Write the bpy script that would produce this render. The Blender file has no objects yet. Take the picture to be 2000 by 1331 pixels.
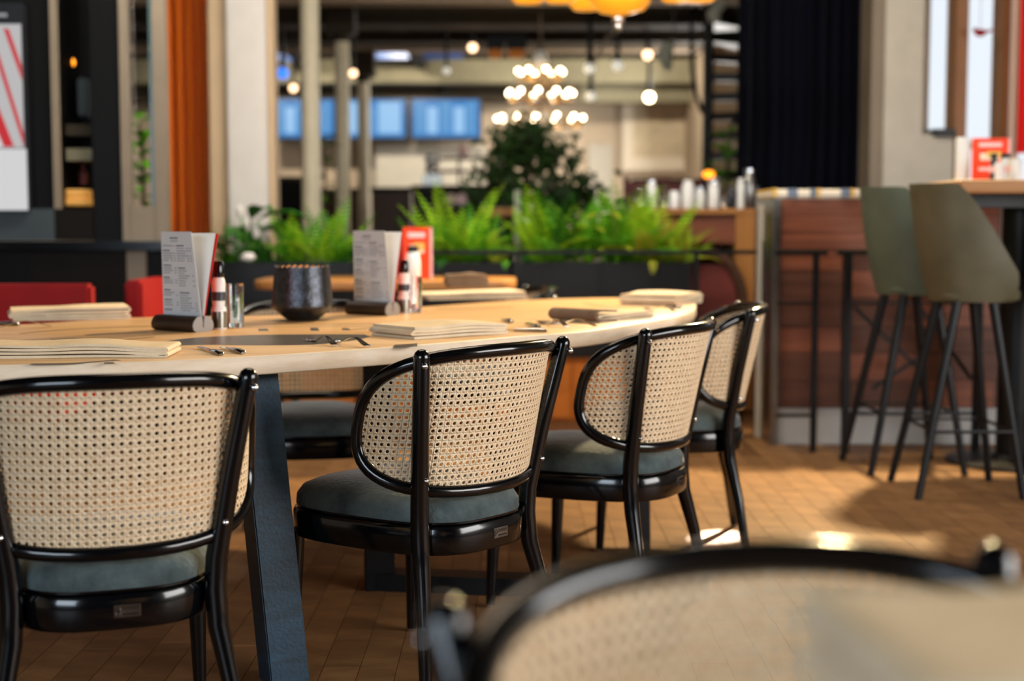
import bpy, bmesh, math, random
from mathutils import Vector, Matrix
PI = math.pi
R = math.radians
random.seed(7)
C = bpy.context.scene.collection
SC = bpy.context.scene

# ------------------------------------------------------------------ camera, sky, light, exposure
CAMZ, FPX, HOR = 1.05, 2778.0, 440.0
PITCH = math.atan((665.5 - HOR) / FPX)
cam = bpy.data.cameras.new('camera')
cam.lens = 50.0
cam.sensor_width = 36.0
cam.clip_start = 0.02
cam.clip_end = 200
cam.dof.use_dof = True
cam.dof.focus_distance = 3.12
cam.dof.aperture_fstop = 2.0
camo = bpy.data.objects.new('camera', cam)
camo.location = (0, 0, CAMZ)
camo.rotation_euler = (PI / 2 - PITCH, 0, 0)
C.objects.link(camo)
SC.camera = camo

w = bpy.data.worlds.new('daylight')
SC.world = w
w.use_nodes = True
bg = w.node_tree.nodes['Background']
bg.inputs[0].default_value = (0.90, 0.95, 1.0, 1)
bg.inputs[1].default_value = 1.0
SC.view_settings.view_transform = 'Standard'
SC.view_settings.look = 'None'
SC.view_settings.gamma = 1.0
SC.view_settings.exposure = 0.0
try:
    SC.view_settings.use_curve_mapping = False
except Exception:
    pass


def area(name, loc, target, sx, sy, power, col):
    l = bpy.data.lights.new(name, 'AREA')
    l.shape = 'RECTANGLE'
    l.size, l.size_y = sx, sy
    l.energy = power
    l.color = col
    o = bpy.data.objects.new(name, l)
    o.location = loc
    d = Vector(target) - Vector(loc)
    o.rotation_euler = d.to_track_quat('-Z', 'Y').to_euler()
    C.objects.link(o)
    return o


def spot(name, loc, target, power, col, ang, rad, blend=0.3):
    l = bpy.data.lights.new(name, 'SPOT')
    l.energy = power
    l.color = col
    l.spot_size = R(ang)
    l.spot_blend = blend
    l.shadow_soft_size = rad
    o = bpy.data.objects.new(name, l)
    o.location = loc
    d = Vector(target) - Vector(loc)
    o.rotation_euler = d.to_track_quat('-Z', 'Y').to_euler()
    C.objects.link(o)
    return o


# assumed daylight from unseen glazing right of the tables and behind the camera
area('assumed_daylight_right', (4.45, 1.3, 1.7), (0, 3.0, 0.8), 3.6, 1.8, 265, (1.0, 0.97, 0.94))
area('assumed_daylight_rear', (-2.4, -2.9, 1.9), (-0.4, 3.5, 0.7), 3.0, 1.8, 190, (0.74, 0.87, 1.0))
# assumed spots above the bench, no window there; narrow one whitens a floor patch
spot('assumed_bench_spot', (2.0, 7.72, 3.0), (0.9, 4.2, 0.0), 1500, (1.0, 0.76, 0.40), 84, 0.10)  # source assumed from where the floor shadows fall
spot('assumed_narrow_spot', (2.0, 7.72, 3.0), (0.69, 4.72, 0.0), 16000, (1.0, 0.93, 0.82), 2.3, 0.02, 0.2)  # second assumed source, only for the small bright floor patch
# added warm light over the dining area, added fill lights, assumed hall daylight
area('dining_fill_light', (-0.4, 4.6, 3.1), (-0.4, 4.6, 0), 1.6, 1.6, 36, (1.0, 0.80, 0.58))  # added warm light, no fixture is built for it
area('plants_fill_light', (-0.2, 5.9, 3.1), (-0.4, 7.8, 1.0), 3.6, 0.4, 150, (1.0, 0.95, 0.84))  # added fill with no fixture, brightens ferns, pillar and rust curtain
for sx_ in (-3.2, -1.4, 0.2, 1.5):
    spot('hall_wall_fill', (sx_, 16.5, 3.1), (sx_ + .1, 19.2, 1.5), 150, (1.0, 0.88, 0.72), 125, 0.05, 0.6)  # added fill spots, hidden above a beam, to brighten the back wall
area('assumed_daylight_hall', (2.25, 15.6, 1.9), (-2.0, 15.2, 1.4), 4.5, 1.7, 230, (1.0, 0.96, 0.90))  # assumed side light; the hall wall here has no windows

# ------------------------------------------------------------------ helpers


def ray(px, py):
    a, b = (px - 1000) / FPX, -(py - 665.5) / FPX
    cp, sp = math.cos(PITCH), math.sin(PITCH)
    return Vector((a, cp + b * sp, -sp + b * cp))


def at_y(px, py, y):
    d = ray(px, py)
    t = y / d.y
    return Vector((d.x * t, y, CAMZ + d.z * t))


def at_z(px, py, z):
    d = ray(px, py)
    t = (z - CAMZ) / d.z
    return Vector((d.x * t, d.y * t, z))


def lin(c):
    c = c / 255.0
    return c / 12.92 if c <= 0.04045 else ((c + 0.055) / 1.055) ** 2.4


def col(rgb):
    return (lin(rgb[0]), lin(rgb[1]), lin(rgb[2]), 1.0)


def mat(name, rgb, rough=0.5, metal=0.0, spec=0.5, var=0.0, scale=(8, 8, 8), bump=0.0, bscale=60.0,
        coat=0.0, emit=None, estr=0.0, trans=0.0, rgb2=None, sheen=0.0, ior=1.45):
    m = bpy.data.materials.new(name)
    m.use_nodes = True
    nt = m.node_tree
    b = nt.nodes['Principled BSDF']
    b.inputs['Base Color'].default_value = col(rgb)
    b.inputs['Roughness'].default_value = rough
    b.inputs['Metallic'].default_value = metal
    b.inputs['Specular IOR Level'].default_value = spec
    b.inputs['IOR'].default_value = ior
    b.inputs['Coat Weight'].default_value = coat
    b.inputs['Coat Roughness'].default_value = 0.06
    b.inputs['Transmission Weight'].default_value = trans
    if sheen:
        b.inputs['Sheen Weight'].default_value = sheen
        b.inputs['Sheen Roughness'].default_value = 0.35
    if emit is not None:
        b.inputs['Emission Color'].default_value = col(emit)
        b.inputs['Emission Strength'].default_value = estr
    if var or rgb2 or bump:
        tc = nt.nodes.new('ShaderNodeTexCoord')
    if var or rgb2:
        mp = nt.nodes.new('ShaderNodeMapping')
        mp.inputs['Scale'].default_value = scale
        nz = nt.nodes.new('ShaderNodeTexNoise')
        nz.inputs['Scale'].default_value = 1.0
        nz.inputs['Detail'].default_value = 5.0
        nz.inputs['Roughness'].default_value = 0.6
        rp = nt.nodes.new('ShaderNodeValToRGB')
        rp.color_ramp.elements[0].position = 0.30
        rp.color_ramp.elements[1].position = 0.70
        c2 = rgb2 if rgb2 else tuple(max(0, v * (1 - var)) for v in rgb)
        rp.color_ramp.elements[0].color = col(c2)
        rp.color_ramp.elements[1].color = col(rgb)
        nt.links.new(tc.outputs['Object'], mp.inputs['Vector'])
        nt.links.new(mp.outputs['Vector'], nz.inputs['Vector'])
        nt.links.new(nz.outputs['Fac'], rp.inputs['Fac'])
        nt.links.new(rp.outputs['Color'], b.inputs['Base Color'])
    if bump:
        n2 = nt.nodes.new('ShaderNodeTexNoise')
        n2.inputs['Scale'].default_value = bscale
        n2.inputs['Detail'].default_value = 3.0
        bp = nt.nodes.new('ShaderNodeBump')
        bp.inputs['Strength'].default_value = bump
        bp.inputs['Distance'].default_value = 0.01
        nt.links.new(tc.outputs['Object'], n2.inputs['Vector'])
        nt.links.new(n2.outputs['Fac'], bp.inputs['Height'])
        nt.links.new(bp.outputs['Normal'], b.inputs['Normal'])
    return m


class MB:
    def __init__(s):
        s.v, s.f = [], []

    def add(s, vs, fs):
        o = len(s.v)
        s.v += [tuple(p) for p in vs]
        s.f += [tuple(i + o for i in f) for f in fs]
        return s

    def box(s, x0, x1, y0, y1, z0, z1, M=None):
        vs = [Vector((x, y, z)) for z in (z0, z1) for y in (y0, y1) for x in (x0, x1)]
        if M is not None:
            vs = [M @ p for p in vs]
        return s.add(vs, [(0, 2, 3, 1), (4, 5, 7, 6), (0, 1, 5, 4), (1, 3, 7, 5), (3, 2, 6, 7), (2, 0, 4, 6)])

    def beam(s, p, q, wx, wy, roll=0.0):
        """a square bar from p to q"""
        p, q = Vector(p), Vector(q)
        t = (q - p).normalized()
        up = Vector((0, 0, 1)) if abs(t.z) < 0.9 else Vector((math.cos(roll), math.sin(roll), 0))
        a = t.cross(up).normalized()
        b = a.cross(t).normalized()
        vs = [c + a * i * wx / 2 + b * j * wy / 2 for c in (p, q) for i, j in ((-1, -1), (1, -1), (1, 1), (-1, 1))]
        return s.add(vs, [(3, 2, 1, 0), (4, 5, 6, 7), (0, 1, 5, 4), (1, 2, 6, 5), (2, 3, 7, 6), (3, 0, 4, 7)])

    def tube(s, path, r, seg=10, closed=False, dome=False):
        P = [Vector(p) for p in path]
        n = len(P)
        rs = list(r) if isinstance(r, (list, tuple)) else [r] * n
        if dome:
            t = (P[-1] - P[-2]).normalized()
            r0, base = rs[-1], P[-1]
            for a in (30, 55, 75, 88):
                P.append(base + t * r0 * math.sin(R(a)))
                rs.append(r0 * math.cos(R(a)))
            n = len(P)
        T = []
        for i in range(n):
            if closed:
                d = P[(i + 1) % n] - P[i - 1]
            else:
                d = P[min(i + 1, n - 1)] - P[max(i - 1, 0)]
            T.append(d.normalized())
        u = T[0].orthogonal().normalized()
        fr = []
        for i in range(n):
            u = (u - T[i] * u.dot(T[i])).normalized()
            fr.append((u.copy(), T[i].cross(u)))
        vs = []
        for i in range(n):
            for k in range(seg):
                a = 2 * PI * k / seg
                vs.append(P[i] + (fr[i][0] * math.cos(a) + fr[i][1] * math.sin(a)) * rs[i])
        fs = []
        m = n if closed else n - 1
        off = 0
        if closed:
            best = None
            for sh in range(seg):
                dd = (vs[(n - 1) * seg] - vs[sh]).length
                if best is None or dd < best:
                    best, off = dd, sh
        for i in range(m):
            j = (i + 1) % n
            sh = off if (closed and i == n - 1) else 0
            for k in range(seg):
                k2 = (k + 1) % seg
                fs.append((i * seg + k, i * seg + k2, j * seg + (k2 + sh) % seg, j * seg + (k + sh) % seg))
        if not closed:
            fs.append(tuple(range(seg - 1, -1, -1)))
            fs.append(tuple((n - 1) * seg + k for k in range(seg)))
        return s.add(vs, fs)

    def lathe(s, prof, seg=24, c=(0, 0, 0), wave=None):
        vs, fs = [], []
        n = len(prof)
        for i, (r, z) in enumerate(prof):
            for k in range(seg):
                a = 2 * PI * k / seg
                zz = z + (wave(i, a) if wave else 0)
                vs.append((c[0] + r * math.cos(a), c[1] + r * math.sin(a), c[2] + zz))
        for i in range(n - 1):
            for k in range(seg):
                k2 = (k + 1) % seg
                fs.append((i * seg + k, i * seg + k2, (i + 1) * seg + k2, (i + 1) * seg + k))
        if prof[0][0] > 1e-5:
            fs.append(tuple(range(seg - 1, -1, -1)))
        if prof[-1][0] > 1e-5:
            fs.append(tuple((n - 1) * seg + k for k in range(seg)))
        return s.add(vs, fs)

    def ball(s, c, r, seg=10, rings=6, sc=(1, 1, 1)):
        vs = [(c[0], c[1], c[2] - r * sc[2])]
        for i in range(1, rings):
            t = -PI / 2 + PI * i / rings
            for k in range(seg):
                a = 2 * PI * k / seg
                vs.append((c[0] + r * sc[0] * math.cos(t) * math.cos(a), c[1] + r * sc[1] * math.cos(t) * math.sin(a), c[2] + r * sc[2] * math.sin(t)))
        vs.append((c[0], c[1], c[2] + r * sc[2]))
        fs = []
        for k in range(seg):
            k2 = (k + 1) % seg
            fs.append((0, 1 + k2, 1 + k))
            for i in range(rings - 2):
                fs.append((1 + i * seg + k, 1 + i * seg + k2, 1 + (i + 1) * seg + k2, 1 + (i + 1) * seg + k))
            fs.append((1 + (rings - 2) * seg + k, 1 + (rings - 2) * seg + k2, len(vs) - 1))
        return s.add(vs, fs)

    def rings(s, loops, cap0=True, cap1=True):
        """skin between loops of equal length"""
        n = len(loops[0])
        vs = [p for l in loops for p in l]
        fs = []
        for i in range(len(loops) - 1):
            for k in range(n):
                k2 = (k + 1) % n
                fs.append((i * n + k, i * n + k2, (i + 1) * n + k2, (i + 1) * n + k))
        if cap0:
            fs.append(tuple(range(n - 1, -1, -1)))
        if cap1:
            fs.append(tuple((len(loops) - 1) * n + k for k in range(n)))
        return s.add(vs, fs)

    def prism(s, pts, z0, z1, bev=0.0):
        n = len(pts)
        cx = sum(p[0] for p in pts) / n
        cy = sum(p[1] for p in pts) / n
        if not bev:
            return s.rings([[(p[0], p[1], z) for p in pts] for z in (z0, z1)])

        def sh(d):
            out = []
            for x, y in pts:
                l = math.hypot(x - cx, y - cy)
                out.append((x - (x - cx) / l * d, y - (y - cy) / l * d))
            return out
        a = sh(bev)
        b = sh(bev * 0.3)
        lv = [(a, z0), (b, z0 + bev * .3), (pts, z0 + bev), (pts, z1 - bev), (b, z1 - bev * .3), (a, z1)]
        return s.rings([[(p[0], p[1], z) for p in l] for l, z in lv])

    def mesh(s, name, m, smooth=True, bev=0.0, angle=40):
        me = bpy.data.meshes.new(name)
        me.from_pydata(s.v, [], s.f)
        if bev:
            b = bmesh.new()
            b.from_mesh(me)
            eds = [e for e in b.edges if len(e.link_faces) == 2 and e.calc_face_angle(0) > 0.6]
            bmesh.ops.bevel(b, geom=eds, offset=bev, segments=2, affect='EDGES', clamp_overlap=True)
            b.to_mesh(me)
            b.free()
        me.validate()
        me.update()
        if smooth:
            me.shade_smooth()
            me.set_sharp_from_angle(angle=R(angle))
        me.materials.append(m)
        return me

    def build(s, name, m, parent=None, loc=(0, 0, 0), rz=0.0, smooth=True, bev=0.0, angle=40):
        return link(name, s.mesh(name, m, smooth, bev, angle), parent, loc, rz)


def link(name, me, parent=None, loc=(0, 0, 0), rz=0.0):
    o = bpy.data.objects.new(name, me)
    o.location = loc
    o.rotation_euler = (0, 0, rz)
    if parent is not None:
        o.parent = parent
    C.objects.link(o)
    return o


def tag(o, label, cat, group=None):
    o['label'] = label
    o['category'] = cat
    if group:
        o['group'] = group
    return o


def thing(name, label, cat, loc=(0, 0, 0), rz=0.0, group=None):
    o = link(name, None, None, loc, rz)
    return tag(o, label, cat, group)


def struct(o):
    o['kind'] = 'structure'
    return o


def stuff(o):
    o['kind'] = 'stuff'
    return o


KIDS = {}


def copy_tree(o, parent=None):
    c = o.copy()
    C.objects.link(c)
    c.parent = parent
    for ch in list(o.children):
        copy_tree(ch, c)
    return c


def dup(o, label, loc, rz=0.0, group=None, scale=None):
    c = copy_tree(o)
    c.location = loc
    c.rotation_euler = (0, 0, rz)
    c['label'] = label
    if group:
        c['group'] = group
    if scale:
        c.scale = (scale,) * 3
    return c


def superell(a, b, n, k, x0=0.0, y0=0.0, taper=0.0):
    out = []
    for i in range(k):
        t = 2 * PI * i / k
        c, s_ = math.cos(t), math.sin(t)
        x = a * math.copysign(abs(c) ** (2 / n), c)
        y = b * math.copysign(abs(s_) ** (2 / n), s_)
        out.append((x0 + x * (1 + taper * y / b), y0 + y))
    return out


def spline(pts, per=6, closed=True):
    n = len(pts)
    out = []
    for i in range(n if closed else n - 1):
        p = [Vector(pts[(i + k) % n] if closed else pts[min(max(i + k, 0), n - 1)]) for k in (-1, 0, 1, 2)]
        for j in range(per):
            t = j / per
            out.append(0.5 * ((2 * p[1]) + (-p[0] + p[2]) * t + (2 * p[0] - 5 * p[1] + 4 * p[2] - p[3]) * t * t + (-p[0] + 3 * p[1] - 3 * p[2] + p[3]) * t ** 3))
    if not closed:
        out.append(Vector(pts[-1]))
    return out


# ------------------------------------------------------------------ materials
M = {}
M['black_gloss'] = mat('black_lacquer', (4, 5, 7), 0.16, spec=0.45, coat=0.25)
M['black_metal'] = mat('black_steel', (12, 13, 15), 0.42, spec=0.35, var=0.3, scale=(30, 30, 30))
M['leg_steel'] = mat('blue_lit_steel', (24, 56, 76), 0.42, metal=0.2, var=0.35, scale=(14, 14, 40), bump=0.05, bscale=120)  # bluish light falling on the thick leg is put into this colour
M['chrome'] = mat('chrome', (205, 205, 205), 0.16, metal=1.0)
M['steel'] = mat('brushed_steel', (150, 148, 142), 0.28, metal=1.0, var=0.2, scale=(60, 60, 8))
M['velvet'] = mat('grey_green_velvet', (92, 104, 104), 0.85, spec=0.2, rgb2=(48, 57, 58), scale=(9, 9, 9), bump=0.25, bscale=90, sheen=0.5)
M['oak_floor'] = mat('worn_oak_floor', (140, 101, 62), 0.6, spec=0.25, rgb2=(102, 70, 41), scale=(5, 9, 9), bump=0.12, bscale=25)
M['oak_floor2'] = mat('worn_oak_floor_mid', (135, 97, 59), 0.6, spec=0.25, rgb2=(98, 66, 38), scale=(4, 10, 9), bump=0.12, bscale=25)
M['oak_floor3'] = mat('worn_oak_floor_light', (145, 105, 65), 0.6, spec=0.25, rgb2=(106, 72, 42), scale=(6, 9, 9), bump=0.12, bscale=25)
M['floor_base'] = mat('floor_joint_wood', (100, 66, 40), 0.6, spec=0.3, rgb2=(52, 30, 16), scale=(8, 1.5, 8))
M['floor_far'] = mat('floor_far_wood', (112, 78, 46), 0.5, spec=0.35, rgb2=(84, 52, 28), scale=(9, 1.6, 9))
M['table_oak'] = mat('pale_oak_table', (216, 176, 126), 0.36, spec=0.45, rgb2=(194, 150, 100), scale=(2.2, 14, 14), bump=0.04, bscale=40)
M['table_edge'] = mat('lit_oak_edge', (232, 214, 190), 0.5, spec=0.35, rgb2=(214, 190, 160), scale=(9, 9, 40))  # paler than the top: light on the front edge put into its colour
M['print'] = mat('grey_table_print', (84, 76, 68), 0.32, spec=0.5, rgb2=(70, 63, 56), scale=(3, 20, 3))
M['print_thin'] = mat('thin_table_print', (88, 76, 64), 0.34, spec=0.5)
M['napkin'] = mat('beige_linen', (222, 202, 172), 0.9, spec=0.15, rgb2=(208, 187, 156), scale=(20, 20, 20), bump=0.15, bscale=300)
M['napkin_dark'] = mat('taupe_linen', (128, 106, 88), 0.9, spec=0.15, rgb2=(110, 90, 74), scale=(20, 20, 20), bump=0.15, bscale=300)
M['paper'] = mat('white_menu_card', (206, 209, 213), 0.6, spec=0.3, var=0.02)
M['paper2'] = mat('white_inner_card', (232, 230, 226), 0.6, spec=0.3)
M['red_paper'] = mat('red_menu_card', (208, 36, 24), 0.5, spec=0.4)
M['ink'] = mat('grey_menu_print', (146, 150, 156), 0.7, spec=0.2)
M['ink_dark'] = mat('dark_menu_print', (104, 108, 114), 0.7, spec=0.2)
M['walnut_block'] = mat('dark_walnut_block', (62, 42, 26), 0.42, spec=0.45, rgb2=(40, 26, 16), scale=(6, 40, 40))
M['block_end'] = mat('grey_block_end', (150, 146, 142), 0.45, metal=0.3)
M['vase'] = mat('hammered_dark_metal', (78, 82, 90), 0.27, metal=0.9, rgb2=(48, 46, 46), scale=(40, 40, 40), bump=0.22, bscale=160)
M['vase_in'] = mat('brass_vase_lining', (220, 150, 60), 0.35, metal=0.9)
M['glass'] = mat('clear_glass', (250, 252, 252), 0.03, spec=0.5, trans=1.0, ior=1.45)
M['glass_pane'] = mat('window_pane_glass', (250, 252, 255), 0.02, spec=0.5, trans=1.0, ior=1.05)
M['salt'] = mat('white_salt', (228, 228, 226), 0.8)
M['white_plastic'] = mat('white_bottle', (222, 222, 218), 0.4)
M['black_plastic'] = mat('black_cap', (16, 16, 17), 0.35)
M['label_dark'] = mat('dark_bottle_label', (52, 54, 60), 0.4)
M['walnut'] = mat('walnut_panel', (134, 78, 54), 0.45, spec=0.4, rgb2=(98, 52, 34), scale=(1.6, 6, 22))
M['walnut_dark'] = mat('walnut_panel_dark', (96, 58, 42), 0.5, spec=0.35, rgb2=(70, 40, 28), scale=(1.6, 6, 22))
M['tan_wood'] = mat('tan_oak_panel', (172, 118, 62), 0.5, spec=0.35, rgb2=(148, 96, 46), scale=(14, 14, 1.5))
M['orange_wood'] = mat('orange_wood_panel', (196, 112, 36), 0.5, spec=0.35, rgb2=(172, 92, 26), scale=(2, 2, 16))
M['white_paint'] = mat('white_plinth', (176, 174, 172), 0.5, var=0.06)
M['plaster'] = mat('cream_plaster', (206, 196, 178), 0.85, spec=0.2, var=0.05, scale=(1.5, 1.5, 1.5))
M['plaster_back'] = mat('beige_plaster', (196, 178, 154), 0.85, spec=0.2, var=0.07, scale=(1.2, 1.2, 1.2))
M['plaster_grey'] = mat('grey_plaster', (188, 182, 168), 0.85, spec=0.2, var=0.05)
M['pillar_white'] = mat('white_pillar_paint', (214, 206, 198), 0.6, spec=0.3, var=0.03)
M['pillar_beige'] = mat('beige_pillar_side', (200, 172, 138), 0.6, spec=0.3, var=0.04)
M['column'] = mat('cream_iron_column', (234, 222, 192), 0.5, spec=0.4, var=0.05)
M['ceiling'] = mat('dark_ceiling_boards', (58, 47, 35), 0.8, spec=0.2, rgb2=(48, 40, 30), scale=(4, 1, 4))
M['beam_green'] = mat('grey_green_beam', (128, 122, 98), 0.7, spec=0.3, var=0.1)
M['beam_dark'] = mat('olive_dark_beam', (52, 44, 30), 0.7, spec=0.3, var=0.15)
M['beam_pale'] = mat('pale_beam', (164, 142, 116), 0.7, spec=0.3, var=0.08)
M['navy'] = mat('navy_velvet_curtain', (7, 9, 20), 0.95, spec=0.08, sheen=0.03)
M['rust'] = mat('rust_velvet_curtain', (236, 126, 18), 0.8, spec=0.15, rgb2=(222, 110, 12), scale=(20, 20, 1), sheen=0.25)
M['red_cloth'] = mat('red_curtain', (214, 24, 20), 0.7, spec=0.2)
M['white_cloth'] = mat('pale_curtain', (214, 190, 172), 0.8, spec=0.2)
M['mullion'] = mat('brown_window_wood', (142, 96, 56), 0.5, var=0.1)
M['red_uph'] = mat('red_upholstery', (150, 8, 10), 0.6, spec=0.3, var=0.1, scale=(6, 6, 6))
M['cab_dark'] = mat('charcoal_cabinet', (15, 14, 13), 0.45, spec=0.12, var=0.15, scale=(3, 3, 1))
M['cab_brown'] = mat('dark_brown_cabinet', (24, 18, 13), 0.5, spec=0.12, var=0.15, scale=(3, 3, 1))
M['cab_grey'] = mat('slate_cabinet_front', (66, 74, 78), 0.5, spec=0.12, var=0.12, scale=(3, 3, 3))
M['jamb'] = mat('taupe_jamb', (126, 112, 94), 0.55, var=0.06)
M['teal_glass'] = mat('teal_glass_edge', (86, 112, 110), 0.2, spec=0.6)
M['planter'] = mat('black_planter_metal', (14, 15, 19), 0.5, spec=0.4, var=0.2)
M['soil'] = mat('dark_soil', (30, 22, 15), 0.95, var=0.4, scale=(40, 40, 40))
GREENS = [mat('fern_green', (104, 172, 26), 0.5, spec=0.3, rgb2=(64, 138, 16), scale=(9, 9, 9)),
          mat('fern_lime', (176, 208, 40), 0.5, spec=0.3, rgb2=(116, 178, 22), scale=(9, 9, 9)),
          mat('fern_dark', (48, 118, 30), 0.5, spec=0.3, rgb2=(24, 66, 14), scale=(9, 9, 9)),
          mat('leaf_yellow', (188, 176, 48), 0.5, spec=0.3, rgb2=(128, 150, 30), scale=(12, 12, 12))]
for g in GREENS:
    g.node_tree.nodes['Principled BSDF'].inputs['Subsurface Weight'].default_value = 0.0
M['tree_leaf'] = mat('fig_leaf', (58, 84, 36), 0.5, spec=0.35, rgb2=(34, 56, 22), scale=(6, 6, 6))
M['bark'] = mat('bark', (72, 54, 38), 0.9, var=0.3, scale=(20, 20, 4))
M['flower'] = mat('white_flower', (226, 218, 208), 0.6)
M['cushion_y'] = mat('yellow_cushion_stripe', (212, 176, 96), 0.9, spec=0.1)
M['cushion_w'] = mat('white_cushion_stripe', (220, 212, 196), 0.9, spec=0.1)
M['cushion_b'] = mat('grey_blue_cushion_stripe', (112, 124, 142), 0.9, spec=0.1)
M['stool_green'] = mat('sage_leather', (84, 92, 76), 0.55, spec=0.4, rgb2=(72, 79, 64), scale=(7, 7, 7), bump=0.05, bscale=200)
M['stool_olive'] = mat('olive_leather', (90, 84, 62), 0.55, spec=0.4, rgb2=(76, 70, 50), scale=(7, 7, 7), bump=0.05, bscale=200)
M['bar_oak'] = mat('bar_table_oak', (176, 122, 66), 0.45, spec=0.4, rgb2=(150, 98, 48), scale=(2, 14, 14))
M['amber'] = mat('amber_glass', (226, 150, 30), 0.25, spec=0.5, emit=(255, 170, 40), estr=0.75, rgb2=(190, 112, 14), scale=(14, 14, 14))
M['bulb'] = mat('warm_bulb', (255, 240, 210), 0.4, emit=(255, 226, 180), estr=16.0)
M['bulb_amber'] = mat('amber_bulb', (255, 230, 190), 0.4, emit=(255, 214, 150), estr=7.0)
M['bulb_orange'] = mat('orange_lamp', (255, 170, 60), 0.4, emit=(255, 150, 30), estr=2.4)
M['bulb_dim'] = mat('dim_spot_lens', (255, 220, 180), 0.4, emit=(255, 206, 160), estr=4.5)
M['bulb_cool'] = mat('pale_globe', (240, 240, 232), 0.4, emit=(240, 236, 224), estr=0.55)
M['bulb_blue'] = mat('blue_lamp', (60, 120, 220), 0.4, emit=(50, 120, 230), estr=1.6)
M['blue_strip'] = mat('blue_skylight_sheen', (40, 70, 120), 0.4, emit=(44, 84, 150), estr=0.35)
M['screen_white'] = mat('screen_white', (20, 20, 20), 0.4, spec=0.2, emit=(222, 222, 222), estr=0.86)
M['screen_grey'] = mat('screen_pale_grey', (20, 20, 20), 0.4, spec=0.2, emit=(196, 194, 194), estr=0.86)
M['screen_red'] = mat('screen_red', (20, 20, 20), 0.4, spec=0.2, emit=(206, 44, 52), estr=0.86)
M['tv_blue'] = mat('tv_blue', (10, 20, 30), 0.4, spec=0.2, emit=(58, 140, 214), estr=0.8)
M['tv_pale'] = mat('tv_pale_blue', (10, 20, 30), 0.4, spec=0.2, emit=(150, 196, 236), estr=1.0)
M['tv_mid'] = mat('tv_mid_blue', (10, 20, 30), 0.4, spec=0.2, emit=(100, 166, 224), estr=0.8)
M['frame_art'] = mat('cream_picture_mat', (232, 220, 198), 0.7)
M['art'] = mat('pale_abstract_painting', (224, 206, 172), 0.7, rgb2=(186, 172, 144), scale=(5, 5, 4))
M['menu_red'] = mat('orange_red_menu', (224, 64, 26), 0.5, spec=0.3)
M['menu_pink'] = mat('pale_menu_print', (228, 190, 190), 0.5)
M['brown_lam'] = mat('brown_laminate', (74, 48, 32), 0.5, var=0.15, scale=(3, 3, 10))
M['black_paint'] = mat('black_counter', (13, 12, 13), 0.5, spec=0.15, var=0.2)
M['gold'] = mat('brass_tips', (214, 160, 60), 0.3, metal=1.0)
M['wood_red'] = mat('red_brown_chair_wood', (112, 44, 34), 0.5, var=0.2)


# cane: colour and fine relief of the strands from the cane's own uv (one uv unit = one mesh of the weave)
def cane_material():
    m = bpy.data.materials.new('woven_cane')
    m.use_nodes = True
    nt = m.node_tree
    b = nt.nodes['Principled BSDF']
    b.inputs['Roughness'].default_value = 0.6
    b.inputs['Specular IOR Level'].default_value = 0.3
    uv = nt.nodes.new('ShaderNodeUVMap')
    uv.uv_map = 'weave'
    mp = nt.nodes.new('ShaderNodeMapping')
    mp.inputs['Scale'].default_value = (0.5, 0.5, 1)
    w1 = nt.nodes.new('ShaderNodeTexWave')
    w1.bands_direction = 'X'
    w1.inputs['Scale'].default_value = 2.0
    w2 = nt.nodes.new('ShaderNodeTexWave')
    w2.bands_direction = 'DIAGONAL'
    w2.inputs['Scale'].default_value = 3.0
    nz = nt.nodes.new('ShaderNodeTexNoise')
    nz.inputs['Scale'].default_value = 1.1
    nz.inputs['Detail'].default_value = 6
    mix = nt.nodes.new('ShaderNodeMath')
    mix.operation = 'MULTIPLY'
    ad = nt.nodes.new('ShaderNodeMath')
    ad.operation = 'MULTIPLY_ADD'
    ad.inputs[1].default_value = 0.45
    rp = nt.nodes.new('ShaderNodeValToRGB')
    rp.color_ramp.elements[0].position = 0.15
    rp.color_ramp.elements[0].color = col((190, 152, 108))
    rp.color_ramp.elements[1].position = 0.75
    rp.color_ramp.elements[1].color = col((230, 206, 172))
    bp = nt.nodes.new('ShaderNodeBump')
    bp.inputs['Strength'].default_value = 0.35
    bp.inputs['Distance'].default_value = 0.002
    L = nt.links.new
    L(uv.outputs['UV'], mp.inputs['Vector'])
    L(mp.outputs['Vector'], w1.inputs['Vector'])
    L(mp.outputs['Vector'], w2.inputs['Vector'])
    L(uv.outputs['UV'], nz.inputs['Vector'])
    L(w1.outputs['Fac'], mix.inputs[0])
    L(w2.outputs['Fac'], mix.inputs[1])
    L(mix.outputs[0], ad.inputs[0])
    L(nz.outputs['Fac'], ad.inputs[2])
    L(ad.outputs[0], rp.inputs['Fac'])
    L(rp.outputs['Color'], b.inputs['Base Color'])
    L(mix.outputs[0], bp.inputs['Height'])
    L(bp.outputs['Normal'], b.inputs['Normal'])
    return m


M['cane'] = cane_material()

# ------------------------------------------------------------------ the room


def X(px, y):
    return at_y(px, 440, y).x


def Z(py, y):
    return at_y(1000, py, y).z


floor = struct(MB().box(-6, 2.5, 8.6, 19.4, -0.08, -0.006).box(-6, 4.9, -3.5, 8.6, -0.08, -0.006).build('floor', M['floor_far'], smooth=False))
PW, PL = 0.088, 0.86
plank_me = [MB().box(-PW / 2 + 0.0006, PW / 2 - 0.0006, -PL / 2 + 0.001, PL / 2 - 0.001, -0.006, 0.0).mesh('plank', M[k], False, bev=0.0005) for k in ('oak_floor', 'oak_floor2', 'oak_floor3')]
rp_ = random.Random(3)
for i in range(48):
    off = rp_.uniform(0, PL)
    for j in range(6):
        y = 2.35 + j * PL + off - PL / 2
        if y > 6.55:
            continue
        link('plank', plank_me[rp_.randrange(3)], floor, (-1.55 + i * PW, y, rp_.uniform(-0.0004, 0.0004)), PI if rp_.random() < 0.5 else 0)

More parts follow.
